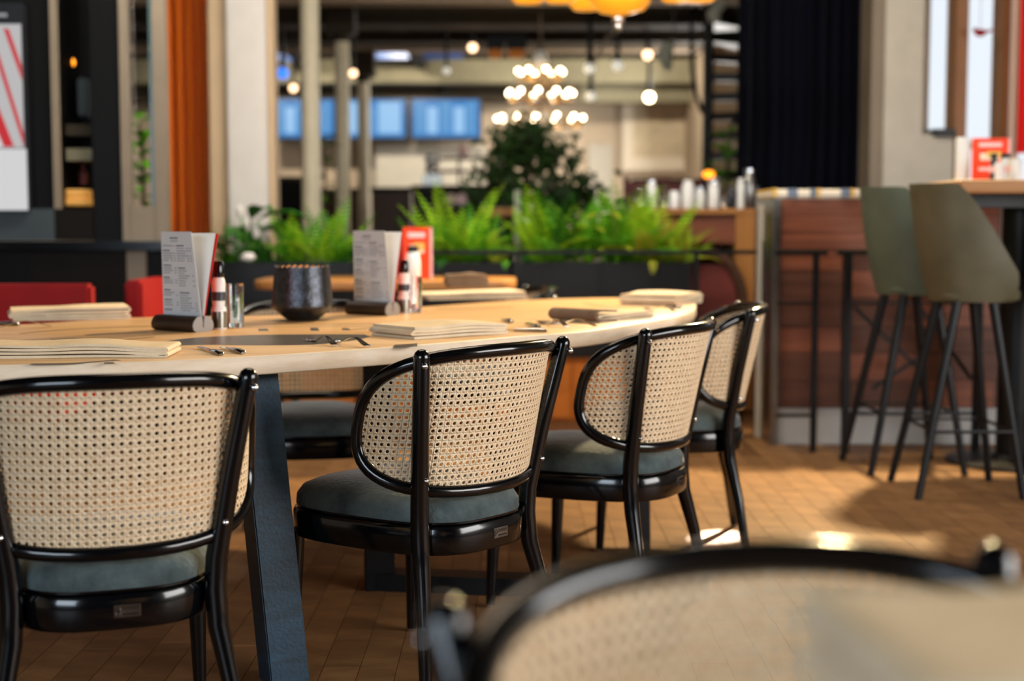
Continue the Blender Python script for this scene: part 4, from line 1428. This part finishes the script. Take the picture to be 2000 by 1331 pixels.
def flat(pts, name, m, h=.0006):
    mb = MB()
    mb.rings([[(p.x, p.y, z) for p in pts] for z in (TZ + .0001, TZ + h)])
    o = mb.build(name, m, to, smooth=False)
    return o


def band(outer, inner, name, m):
    o_ = spline([tl(*p) for p in outer], 6, False)
    i_ = spline([tl(*p) for p in inner], 6, False)
    return flat(o_ + i_[::-1], name, m)


band([(300, 674), (340, 665), (400, 659), (520, 654.5), (640, 653.5), (712, 654)], [(322, 676.5), (400, 674), (520, 675), (620, 673), (700, 664), (722, 658)], 'printed_band', M['print'])
band([(768, 677), (790, 678.5), (815, 677)], [(772, 674), (792, 673), (815, 671)], 'printed_band', M['print'])
for a, b in (((505, 642.5), (525, 647)), ((607, 641), (624, 646.5)), ((669, 641.5), (684, 645.5))):
    flat([tl(a[0], b[1]), tl(b[0], b[1]), tl(b[0] - 3, a[1]), tl(a[0] - 1, a[1])], 'printed_square', M['print'])


def pline(pts, wpx=.006, m='print_thin'):
    q = spline([tl(*p) for p in pts], 8, False)
    mb = MB()
    L1, L2 = [], []
    for i, p in enumerate(q):
        t_ = (q[min(i + 1, len(q) - 1)] - q[max(i - 1, 0)]).normalized()
        nn = Vector((-t_.y, t_.x, 0)) * wpx
        L1.append(p + nn)
        L2.append(p - nn)
    mb.rings([[(p.x, p.y, z) for p in L1 + L2[::-1]] for z in (TZ + .0001, TZ + .0006)])
    return mb.build('printed_line', M[m], to, smooth=False)


pline([(40, 652), (140, 644), (300, 637.5), (560, 634), (800, 634), (990, 636)])
pline([(420, 640), (700, 638), (900, 640)], .004)
pline([(138, 681), (160, 674), (200, 668), (300, 659)], .006)
pline([(170, 655), (215, 652), (290, 649)], .012)
pline([(100, 664), (150, 662), (190, 668)], .006)
pline([(60, 670), (110, 670), (150, 669)], .010)
pline([(684, 645), (730, 641), (800, 641)], .004)
pline([(850, 604), (930, 603), (1000, 600)], .010)
pline([(1140, 592), (1180, 600), (1210, 604)], .004)
pline([(60, 712), (140, 710.5), (230, 704)], .012)
flat([tl(203, 711.5), tl(224, 711), tl(220, 708), tl(204, 708.5)], 'printed_square', M['print'])

# legs: square steel legs joined by floor bars
lg = []


def leg(b, t_, w, rot, name='leg', m='leg_steel'):
    mb = MB()
    b, t_ = Vector(b), Vector(t_)
    c, s_ = math.cos(rot), math.sin(rot)
    lv = []
    for p in (b, t_):
        lv.append([(p.x - tc.x + (i * c - j * s_) * w / 2, p.y - tc.y + (i * s_ + j * c) * w / 2, p.z) for i, j in ((-1, -1), (1, -1), (1, 1), (-1, 1))])
    mb.rings(lv)
    return mb.build(name, M[m], tab, bev=.003)


zt_ = TZ - TH
leg((-.525, 3.21, 0), (-.605, 3.30, zt_), .092, R(28))
leg((-1.55, 4.05, 0), (-1.45, 3.95, zt_), .092, R(28))
leg((-.385, 4.06, 0), (-.385, 4.06, zt_), .085, R(8), 'leg', 'black_metal')
leg((.405, 4.44, 0), (.39, 4.44, zt_), .058, R(10), 'leg', 'black_metal')
leg((.02, 5.05, 0), (.03, 5.03, zt_), .058, R(10), 'leg', 'black_metal')


def bar(a, b, wz, wy, z):
    mb = MB().beam((a[0] - tc.x, a[1] - tc.y, z), (b[0] - tc.x, b[1] - tc.y, z), wy, wz)
    return mb.build('floor_bar', M['black_metal'], tab, bev=.002)


bar((-.385, 4.06), (.10, 3.98), .05, .09, .026)

# ------------------------------------------------------------------ table settings


def napkin(label, px, py, length, width, rot, layers=4, m='napkin', h=.0042, seed=0, dark=None, group='folded linen napkins on the big table', z=TZ, pos=None, open_end=0.0):
    x, y = tz(px, py, z) if pos is None else pos
    r = random.Random(seed)
    t = thing('napkin', label, 'napkin', (x, y, z), R(rot), group)
    # the cloth runs back and forth along its length: a ribbon folded on itself
    L = length / 2
    th, gap = h, .0014 + open_end * .006
    path = []
    for k in range(layers):
        zc = th / 2 + .0004 + k * (th + gap)
        xs_ = [-L + 2 * L * i / 14 for i in range(15)]
        if k % 2:
            xs_ = xs_[::-1]
        for i, xx in enumerate(xs_):
            path.append(Vector((xx + (.004 * r.uniform(-1, 1) if i in (0, 14) else 0), 0, zc)))
        if k < layers - 1:
            sg = 1 if k % 2 == 0 else -1
            zc2 = zc + (th + gap)
            for a in (-60, -20, 20, 60):
                rad = (zc2 - zc) / 2
                path.append(Vector((sg * (L + rad * 1.4 * math.cos(R(a)) * (1 + 2 * open_end)), 0, (zc + zc2) / 2 + rad * math.sin(R(a)))))
    mb = MB()
    NW = 9
    ph = r.uniform(0, 6)
    loops = []
    tot = layers * (th + gap)
    for s_ in range(NW + 1):
        v = -width / 2 + width * s_ / NW
        up_, dn = [], []
        for i, p in enumerate(path):
            a = path[max(i - 1, 0)]
            b = path[min(i + 1, len(path) - 1)]
            d = (b - a).normalized()
            nn = Vector((-d.z, 0, d.x)) * th / 2
            k = p.z / tot
            wob = (.0030 * math.sin(9 * p.x + ph + 3 * k) + .002 * math.sin(23 * p.x + 7 * v + ph)) * k
            swell = .010 * k * math.exp(-((p.x - .25 * L) / (.5 * L)) ** 2) * (1 - (2 * v / width) ** 2 * .6)
            ed = .0035 * math.sin(14 * p.x + 2.2 * int(k * layers) + ph) if s_ in (0, NW) else 0
            q = Vector((p.x, v + ed + (.003 * (int(k * layers) % 2) if s_ == 0 else 0), max(p.z + wob + swell, th / 2 + .0003)))
            up_.append(q + nn)
            dn.append(q - nn)
        loops.append([tuple(p) for p in up_ + dn[::-1]])
    mb.rings(loops)
    mb.build('cloth', M[m], t, angle=60)
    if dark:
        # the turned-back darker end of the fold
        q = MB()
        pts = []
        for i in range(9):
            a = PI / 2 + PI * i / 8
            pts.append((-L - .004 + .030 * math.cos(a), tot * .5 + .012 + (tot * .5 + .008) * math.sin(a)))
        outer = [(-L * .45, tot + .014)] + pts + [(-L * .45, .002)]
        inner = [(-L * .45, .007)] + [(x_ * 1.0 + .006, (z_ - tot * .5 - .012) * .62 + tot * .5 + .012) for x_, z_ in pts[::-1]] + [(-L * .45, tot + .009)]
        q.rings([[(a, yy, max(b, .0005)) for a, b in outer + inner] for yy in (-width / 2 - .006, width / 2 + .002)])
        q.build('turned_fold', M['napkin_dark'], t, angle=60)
    return t


napkin('long beige napkin in front of the first menu card, at the near table edge', 150, 694, .42, .16, 3, 4, seed=1, h=.0055)
napkin('thick beige napkin before the red chair, at the far side of the table', 135, 622, .34, .20, 20, 4, seed=2, h=.0075)
napkin('beige napkin lying before the second chair, between forks and knives', 858, 654, .30, .19, 40, 4, seed=3, h=.0068)
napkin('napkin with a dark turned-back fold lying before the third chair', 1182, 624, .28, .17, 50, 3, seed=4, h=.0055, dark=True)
napkin('pale napkin at the far rounded corner of the table', 1292, 594, .26, .22, 62, 4, seed=5, h=.0085)
napkin('long pale napkin at the far table edge, right of the second menu card', 916, 583, .40, .20, 20, 3, seed=6, h=.008)


def tumbler(label, px, py, h=.125, r=.027):
    x, y = tz(px, py)
    mb = MB()
    mb.lathe([(r * .88, 0), (r * .94, .004), (r, h), (r - .002, h), (r * .88, .014), (0, .013)], 28)
    t = mb.build('tumbler', M['glass'], None, (x, y, TZ + .0002))
    return tag(t, label, 'glass', 'tumblers behind the menu cards')


tumbler('clear tumbler standing between the first menu card and the dark vase', 459, 640)
tumbler('clear tumbler standing right behind the second menu card', 808, 611, .120, .028)


def mill(label, px, py, h=.19, r=.021):
    x, y = tz(px, py)
    t = thing('shaker', label, 'shaker', (x, y, TZ + .0002))
    MB().lathe([(r, 0), (r, h * .28), (r * .96, h * .31), (r * .8, h * .34), (r * .86, h * .40), (r * .9, h * .70), (r * .7, h * .76)], 20).build('body', M['white_plastic'], t)
    MB().lathe([(r * 1.02, h * .02), (r * 1.02, h * .26)], 20).build('glass_foot', M['steel'], t)
    MB().lathe([(r * .95, h * .42), (r * .96, h * .55)], 20).build('dark_band', M['label_dark'], t)
    MB().lathe([(r * .72, h * .76), (r * .78, h * .79), (r * .76, h * .95), (r * .55, h), (0, h)], 20).build('cap', M['black_gloss'], t)
    return t


mill('white shaker with a dark band and black cap behind the first menu card', 428, 643)
mill('white shaker with a dark band mostly hidden behind the second menu card', 789, 612, .175)


def menu(label, px, py, rot, sc=1.0):
    x, y = tz(px, py)
    t = thing('menu_holder', label, 'menu', (x, y, TZ + .0002), R(rot), 'menu cards in wooden blocks')
    Lb = .172 * sc
    prof = [(-.024, 0), (.024, 0), (.0345, .006), (.037, .018), (.033, .030), (.020, .042), (.004, .0425), (.002, .012), (-.002, .012), (-.004, .0425), (-.020, .042), (-.033, .030), (-.037, .018), (-.0345, .006)]
    prof = [(a * sc, b * sc) for a, b in prof]
    MB().rings([[(xx, a, b) for a, b in prof] for xx in (-Lb / 2, Lb / 2 - .003)]).build('block', M['walnut_block'], t, angle=50)
    MB().rings([[(xx, a, b) for a, b in prof] for xx in (Lb / 2 - .0029, Lb / 2)]).build('end_cap', M['block_end'], t, angle=50)
    H = .272 * sc

    def sheet(name, m, y0, y1, x0, x1, th, z0=.013, hh=H, top_in=0.0):
        mb = MB()
        lv = []
        for i in range(9):
            q = i / 8
            yy = y0 + (y1 - y0) * q ** 1.15
            lv.append((yy, z0 + (hh - z0) * q))
        a = [(x0, p[0], p[1]) for p in lv]
        vs, fs = [], []
        for i, p in enumerate(lv):
            q = i / 8
            xa, xb = x0 + top_in * q, x1 - top_in * q
            pa = y0 + (p[0] - y0) * .12
            vs += [(xa, pa - th / 2, p[1]), (xb, p[0] - th / 2, p[1]), (xb, p[0] + th / 2, p[1]), (xa, pa + th / 2, p[1])]
        for i in range(8):
            for k in range(4):
                k2 = (k + 1) % 4
                fs.append((i * 4 + k, i * 4 + k2, i * 4 + 4 + k2, i * 4 + 4 + k))
        fs += [(3, 2, 1, 0), (32, 33, 34, 35)]
        mb.add(vs, fs)
        return mb.build(name, m, t, angle=60)
    cx0, cx1 = -Lb / 2 + .012, Lb / 2 - .004
    fs_ = sheet('front_card', M['paper'], -.001, -.034 * sc, cx0, cx1, .0014, top_in=0.0)
    sheet('back_card', M['paper2'], .001, .052 * sc, cx0, cx1, .0014, hh=H * .985)
    sheet('red_card', M['red_paper'], .0022, .062 * sc, cx0 + .002, cx1 + .002, .0022, hh=H * .98)
    # print on the front card: lines of small type in two columns
    pr = MB()
    pd = MB()
    rr = random.Random(11)

    def word(mb, xa, xb, z, hh):
        def yat(x, zz):
            q = (zz - .013) / (H - .013)
            f = (x - cx0) / (cx1 - cx0)
            return -.001 - .033 * sc * q ** 1.15 * (.12 + .88 * f) - .0020
        c4 = [(xa, z), (xb, z), (xb, z + hh), (xa, z + hh)]
        mb.add([(x_, yat(x_, z_), z_) for x_, z_ in c4] + [(x_, yat(x_, z_) + .0004, z_) for x_, z_ in c4],
               [(0, 1, 2, 3), (7, 6, 5, 4), (0, 4, 5, 1), (1, 5, 6, 2), (2, 6, 7, 3), (3, 7, 4, 0)])
    W = cx1 - cx0
    for k in range(6):
        word(pd, cx0 + W * (.30 + .045 * k), cx0 + W * (.328 + .045 * k), H - .020, .005)
    for k in range(8):
        word(pr, cx0 + W * (.30 + .032 * k), cx0 + W * (.322 + .032 * k), H - .027, .0025)
    z = H - .040
    row = 0
    while z > .052:
        for (cx, cw, hd) in ((.05, .40, (2, 8, 13, 18, 22, 26)), (.49, .46, (0, 9, 19))):
            if cx < .1 and row in (1, 7, 12, 16, 17, 21, 25):
                continue
            if cx > .1 and row in (7, 8, 17, 18):
                continue
            xa = cx0 + W * cx
            head = row in hd
            lim = xa + W * cw * (.45 if head else rr.uniform(.35, .7))
            while xa < lim:
                wl = W * rr.uniform(.025, .07)
                word(pd if head else pr, xa, xa + wl, z, .0034 if head else .0026)
                xa += wl + W * .012
            if not head and rr.random() < .75:
                word(pr, cx0 + W * (cx + cw - .06), cx0 + W * (cx + cw - .015), z, .0026)
                if row < 7:
                    word(pr, cx0 + W * (cx + cw - .16), cx0 + W * (cx + cw - .10), z, .0026)
        z -= .0068
        row += 1
    stuff(pr.build('card_print', M['ink'], fs_, smooth=False))
    stuff(pd.build('card_heading_print', M['ink_dark'], fs_, smooth=False))
    return t


menu('menu cards in a brown wooden block, left of the dark vase', 356, 646, -36)
menu('menu cards in a near-black wooden block, right of the dark vase', 727, 615, -34, 1.0)

# dark scalloped candle vase
x, y = tz(591, 626)
vs_ = thing('candle_vase', 'dark hammered metal candle vase with a scalloped rim between the menu cards', 'vase', (x, y, TZ + .0002))
k_ = .094


def wave(i, a):
    return .0036 * math.sin(26 * a) if i in (6, 7) else 0


MB().lathe([(k_ * .42, 0), (k_ * .50, .002), (k_ * .98, .038), (k_, .044), (k_ * .985, .055), (k_ * .93, .12), (k_ * .875, .165), (k_ * .855, .165), (k_ * .92, .10), (k_ * .95, .046), (k_ * .4, .006), (0, .006)], 104, (0, 0, 0), wave).build('body', M['vase'], vs_, angle=50)
MB().lathe([(k_ * .849, .163), (k_ * .905, .12), (k_ * .895, .12), (k_ * .838, .163)], 104, (0, 0, 0), lambda i, a: .0036 * math.sin(26 * a) if i in (0, 3) else 0).build('lining', M['vase_in'], vs_, angle=50)


def cutlery(kind, label, hx, hy, tx, ty, L=.215, lift=0.0):
    a, b = Vector(tz(hx, hy)), Vector(tz(tx, ty))
    d = (b - a).normalized()
    rz = math.atan2(d.y, d.x)
    name = {'k': 'knife', 'f': 'fork', 's': 'spoon'}[kind]
    t = thing(name, label, name, (a.x, a.y, TZ + .0004 + lift), rz, 'cutlery on the big table')
    if kind == 'k':
        h = MB()
        prof = [(0, .005, .003), (.004, .008, .005), (.03, .0085, .006), (.06, .0075, .0055), (.088, .0055, .0045), (.095, .0045, .004)]
        h.rings([[(xx, w_ * math.cos(2 * PI * k / 12), hh + hh * math.sin(2 * PI * k / 12)) for k in range(12)] for xx, w_, hh in prof])
        h.build('handle', M['chrome'], t)
        bl = MB()
        pts = [(.095, -.005), (.11, -.009), (.17, -.010), (L - .012, -.0085), (L, .002), (L - .01, .006), (.11, .006), (.095, .005)]
        bl.rings([[(p[0], p[1], z) for p in pts] for z in (.0028, .0048)])
        bl.build('blade', M['chrome'], t, smooth=False)
    else:
        P, W_ = [], []
        n_ = 18
        for i in range(n_ + 1):
            q = i / n_
            xx = L * .72 * q
            zz = .003 + .016 * math.sin(PI * min(1, q * 1.02)) ** 1.6
            P.append(Vector((xx, 0, zz)))
            W_.append(.0085 if q < .12 else .0085 - .0055 * min(1, (q - .12) / .4))
        h = MB()
        h.rings([[(p.x, sgn * w_, p.z + dz) for sgn, dz in ((-1, 0), (1, 0), (1, .0024), (-1, .0024))] for p, w_ in zip(P, W_)])
        h.build('handle', M['chrome'], t, bev=.0006)
        hd = MB()
        if kind == 'f':
            x0 = L * .72
            lv = []
            for q, w_, zz in ((0, .004, .004), (.12, .010, .002), (.25, .0125, .0012), (.42, .0128, .0014)):
                lv.append([(x0 + L * .28 * q, sgn * w_, zz + dz) for sgn, dz in ((-1, 0), (1, 0), (1, .002), (-1, .002))])
            hd.rings(lv)
            hd.build('head', M['chrome'], t)
            for k in range(4):
                yy = -.0107 + .00713 * k
                MB().tube([(x0 + L * .28 * .41, yy, .0024), (x0 + L * .28 * .75, yy, .004), (x0 + L * .28, yy, .0085)], [.0019, .0017, .0009], 6).build('tine', M['chrome'], t)
        else:
            x0 = L * .72
            for zz, f in ((0, 1),):
                lv = []
                for i in range(5):
                    f_ = 1 - i / 5
                    lv.append([(x0 + .028 + .030 * f_ * math.cos(2 * PI * k / 20), .019 * f_ * math.sin(2 * PI * k / 20), .008 - .006 * (1 - f_ * f_)) for k in range(20)])
                hd.rings(lv, cap0=False)
                low = [[(p[0], p[1], p[2] - .0015) for p in l] for l in lv]
                hd.rings([lv[0], low[0]], False, False)
                hd.rings([l[::-1] for l in low], cap0=False)
            hd.build('bowl', M['chrome'], t)
    return t


cutlery('k', 'larger knife right of the long beige napkin, nearer the first menu card', 432, 696, 360, 672)
cutlery('k', 'smaller knife lying next to the larger one at the near edge', 475, 693, 412, 677, .17)
cutlery('f', 'left fork of the pair on the dark printed band', 655, 678, 552, 654)
cutlery('f', 'second fork of the pair, next to the beige napkin before the second chair', 719, 680, 600, 661)
cutlery('k', 'knife pointing away from the beige napkin of the second chair', 1052, 643, 976, 611)
cutlery('k', 'short knife between the beige napkin and the longer knife', 1000, 632, 950, 615, .15)
cutlery('k', 'knife lying along the near edge right of the second chair napkin', 1068, 650, 1000, 648, .19)
cutlery('s', 'spoon left of the napkin with the dark fold', 1108, 641, 1040, 630, .20)
cutlery('f', 'fork left of the napkin with the dark fold, just below the spoon', 1164, 640, 1080, 634, .20)
cutlery('k', 'knife between the dark-fold napkin and the far corner napkin', 1330, 604, 1270, 598, .19)
cutlery('f', 'small fork right of the dark-fold napkin at the table edge', 1318, 611, 1240, 604, .17)
cutlery('k', 'knife beside the napkin before the red chair, nearer the picture edge', 38, 637, -30, 634, .2)
cutlery('f', 'fork lying just in front of the napkin before the red chair', 100, 640, 30, 642, .2)

# ------------------------------------------------------------------ second table behind, with its things
Z2 = .80
t2 = thing('second_table', 'smaller pale oak table between the big table and the planters', 'table', (-.58, 6.68, 0))
MB().prism(superell(.60, .36, 5, 48), Z2 - .04, Z2, .004).build('tabletop', M['bar_oak'], t2, angle=50)
for sx in (-.48, .48):
    for sy in (-.24, .24):
        MB().box(sx - .02, sx + .02, sy - .02, sy + .02, 0, Z2 - .04).build('leg', M['black_metal'], t2)


def stand_menu(name, label, p, h, wd, rz):
    t = thing(name, label, 'menu', p, rz)
    o = MB().box(-wd / 2, wd / 2, -.003, .003, 0, h).build('card', M['menu_red'], t)
    MB().box(wd / 2 - .012, wd / 2 + .012, .003, .03, 0, h * .985).build('side_leaf', M['menu_pink'], t)
    MB().box(-wd * .32, wd * .32, -.0045, -.0032, h * .80, h * .90).build('heading_panel', M['menu_pink'], o, smooth=False)
    MB().box(-wd * .28, wd * .28, -.0045, -.0032, h * .50, h * .66).build('picture_panel', M['cushion_w'], o, smooth=False)
    MB().box(-wd * .1, wd * .3, -.0052, -.0046, h * .56, h * .70).build('picture_accent', M['cushion_y'], o, smooth=False)
    MB().box(-wd * .32, wd * .1, -.0045, -.0032, h * .26, h * .34).build('text_panel', M['menu_pink'], o, smooth=False)
    return t


p = Vector((X(813, 6.62), 6.62, Z2))
stand_menu('red_menu', 'orange-red menu card standing on the second table behind the white menu card', (p.x, p.y, Z2 + .0003), .24, .125, R(8))
p = Vector((X(806, 6.44), 6.44, Z2))
bt = thing('sauce_bottle', 'white sauce bottle with a black cap in front of the orange-red menu card', 'bottle', (p.x, p.y, Z2 + .0003))
MB().lathe([(.032, 0), (.034, .004), (.034, .08), (.028, .12), (.024, .128)], 20).build('body', M['white_plastic'], bt)
MB().lathe([(.025, .128), (.026, .132), (.025, .156), (.0, .158)], 20).build('cap', M['black_plastic'], bt)
p = at_z(938, 562, Z2)
napkin('brown folded cloth standing at the right end of the second table', 938, 562, .15, .12, 10, 5, m='napkin_dark', h=.009, seed=12, group='cloths on the second table', z=Z2, pos=(p.x - .06, p.y + .08))
# red upholstered chairs


def red_chair(label, loc, rz, w_=.46):
    t = thing('upholstered_chair', label, 'chair', loc, rz, 'red upholstered chairs')
    bk_ = MB().box(-w_ / 2, w_ / 2, -.24, -.17, .40, .835)
    bk_.build('backrest', M['red_uph'], t, bev=.012)
    MB().box(-w_ / 2, w_ / 2, -.17, .22, .38, .47).build('seat', M['red_uph'], t, bev=.015)
    for sx in (-1, 1):
        for sy in (-.2, .19):
            MB().tube([(sx * (w_ / 2 - .04), sy, .38), (sx * (w_ / 2 - .03), sy * 1.05, 0)], [.018, .012], 8).build('leg', M['black_metal'], t)
    return t


p = at_y(90, 560, 5.25)
red_chair('wide red upholstered chair back behind the thick napkin at the far side', (p.x - .07, 5.02, 0), R(180), .50)
p = at_y(281, 560, 5.7)
red_chair('red upholstered chair seen edge-on between the dark unit and the first menu card', (p.x - .205, 5.75, 0), R(90), .44)

# ------------------------------------------------------------------ bar table and stools
yt2 = 6.25
tx = X(1992, yt2)
bz_ = 1.235
brt = thing('bar_table', 'tall oak bar table on a black column with a round floor plate', 'table', (tx, yt2, 0))
tx0 = X(1838, 6.1) - tx
MB().prism([(tx0, -.42), (1.1, -.42), (1.1, .36), (tx0 + .03, .36), (tx0, .3)], bz_ - .055, bz_, .004).build('tabletop', M['bar_oak'], brt, angle=50)
MB().box(-.30, .9, -.25, .25, bz_ - .11, bz_ - .056).build('apron', M['black_metal'], brt)
MB().lathe([(.078, .018), (.075, bz_ - .11)], 24).build('column', M['black_metal'], brt)
MB().lathe([(.29, 0), (.29, .012), (.10, .022), (.085, .04)], 40).build('floor_plate', M['black_metal'], brt)
p = Vector((X(1930, 6.2), 6.2, bz_ + .0003))
stand_menu('red_menu', 'orange-red menu card standing on the bar table by the window', p, .19, .15, R(-6))
for (px, y, r, h, cap, m, lab) in ((1938, 6.02, .015, .115, True, 'label_dark', 'small dark-labelled bottle with black cap on the bar table'),
                                   (1961, 6.02, .021, .115, True, 'white_plastic', 'white bottle with a wide black cap beside the dark-labelled bottle'),
                                   (1948, 5.96, .016, .075, False, 'white_plastic', 'small white pot between the two capped bottles on the bar table'),
                                   (1982, 5.98, .020, .090, False, 'white_plastic', 'white pot at the picture edge on the bar table'),
                                   (1877, 6.15, .030, .190, False, 'white_plastic', 'tall white cylinder left of the red menu on the bar table')):
    o = thing('condiment_bottle', lab, 'bottle', (X(px, y), y, bz_ + .0003))
    MB().lathe([(r, 0), (r, h * .72), (r * .8, h * .8), (r * .7, h * .84)] if cap else [(r, 0), (r, h * .95), (r * .85, h)], 16).build('body', M[m], o)
    if cap:
        MB().lathe([(r * .9, h * .84), (r * .95, h * .86), (r * .9, h), (0, h)], 16).build('cap', M['black_plastic'], o)
        MB().lathe([(r * 1.02, h * .3), (r * 1.02, h * .55)], 16).build('label_band', M['menu_pink'], o)


def stool(label, loc, rz, m):
    t = thing('bar_stool', label, 'stool', loc, rz, 'upholstered bar stools')
    # bucket shell: plan is a U open to the front (+y); the rim slopes from the high back to the seat front
    mb = MB()
    NU, NV = 28, 10
    outer, inner = [], []

    def pt(u, v, off):
        f = u * R(128)
        hw, dp = .20 - .012 * (1 - v), .19
        rad = 1 - (1 - v) ** 3 * .16
        x = (hw + off) * math.sin(f) * rad
        y = -(dp + off) * math.cos(f) * rad
        if abs(f) > PI / 2:
            y = (dp * 1.25 + off) * -math.cos(f) * rad
        b = min(1, max(0, (.21 - y) / .27))
        rim = .79 + .42 * (b * b * (3 - 2 * b) * .45 + b * .55)
        z = .755 + (rim - .755) * v
        lean = -.055 * (z - .755) / .45
        return (x * (1 - .08 * (z - .755) / .45), y + lean, z)
    for off, store in ((0, outer), (-.028, inner)):
        for j in range(NV + 1):
            store.append([pt(-1 + 2 * i / NU, j / NV, off) for i in range(NU + 1)])
    vs = [p for r_ in outer for p in r_] + [p for r_ in inner for p in r_]
    n1 = NU + 1
    o2 = (NV + 1) * n1
    fs = []
    for j in range(NV):
        for i in range(NU):
            a = j * n1 + i
            fs.append((a, a + 1, a + 1 + n1, a + n1))
            fs.append((o2 + a, o2 + a + n1, o2 + a + 1 + n1, o2 + a + 1))
    for i in range(NU):
        a = NV * n1 + i
        fs.append((a, a + 1, o2 + a + 1, o2 + a))
        fs.append((i, o2 + i, o2 + i + 1, i + 1))
    for j in range(NV):
        a, b = j * n1, j * n1 + NU
        fs.append((a, a + n1, o2 + a + n1, o2 + a))
        fs.append((b, o2 + b, o2 + b + n1, b + n1))
    mb.add(vs, fs)
    mb.build('shell', M[m], t, angle=70)
    MB().prism(superell(.150, .165, 3, 32, 0, .012), .758, .80, .012).build('seat', M[m], t, angle=60)
    for sx in (-1, 1):
        for sy in (-1, 1):
            MB().tube([(sx * .12, sy * .07 - .02, .754), (sx * .20, (-.245 if sy < 0 else .16), 0)], [.019, .0145], 12).build('leg', M['black_metal'], t)
    fr = [(sx * .183, sy * .175 - .01, .26) for sx, sy in ((-1, -1), (1, -1), (1, .75), (-1, .75))]
    MB().tube(fr, .007, 8, closed=True).build('footrest', M['black_metal'], t)
    return t


stool('olive bar stool with the high curved back nearest the camera', (1.80, 5.58, 0), R(-90), 'stool_olive')
stool('sage green bar stool behind the olive one, next to the bench', (1.735, 6.12, 0), R(-86), 'stool_green')
stool('dark bar stool at the picture edge with only its seat front showing', (2.33, 5.75, 0), R(92), 'stool_olive')

# floor point where the assumed narrow spot strikes; no object is built here
p = at_z(1410, 1057, 0)

# ------------------------------------------------------------------ table right before the camera
nt_ = thing('near_table', 'oak table right before the camera, carrying the big blurred napkin', 'table', (.72, .42, 0))
MB().prism(superell(.56, .43, 5, 48), .715, .755, .004).build('tabletop', M['table_oak'], nt_, angle=50)
for sx in (-.46, .46):
    for sy in (-.34, .34):
        MB().box(sx - .025, sx + .025, sy - .025, sy + .025, 0, .715).build('leg', M['black_metal'], nt_)
napkin('big blurred beige napkin in the foreground corner of the picture', 0, 0, .30, .17, 6, 7, seed=14, h=.0105, group='napkin on the near table', z=.7552, pos=(.335, .735))
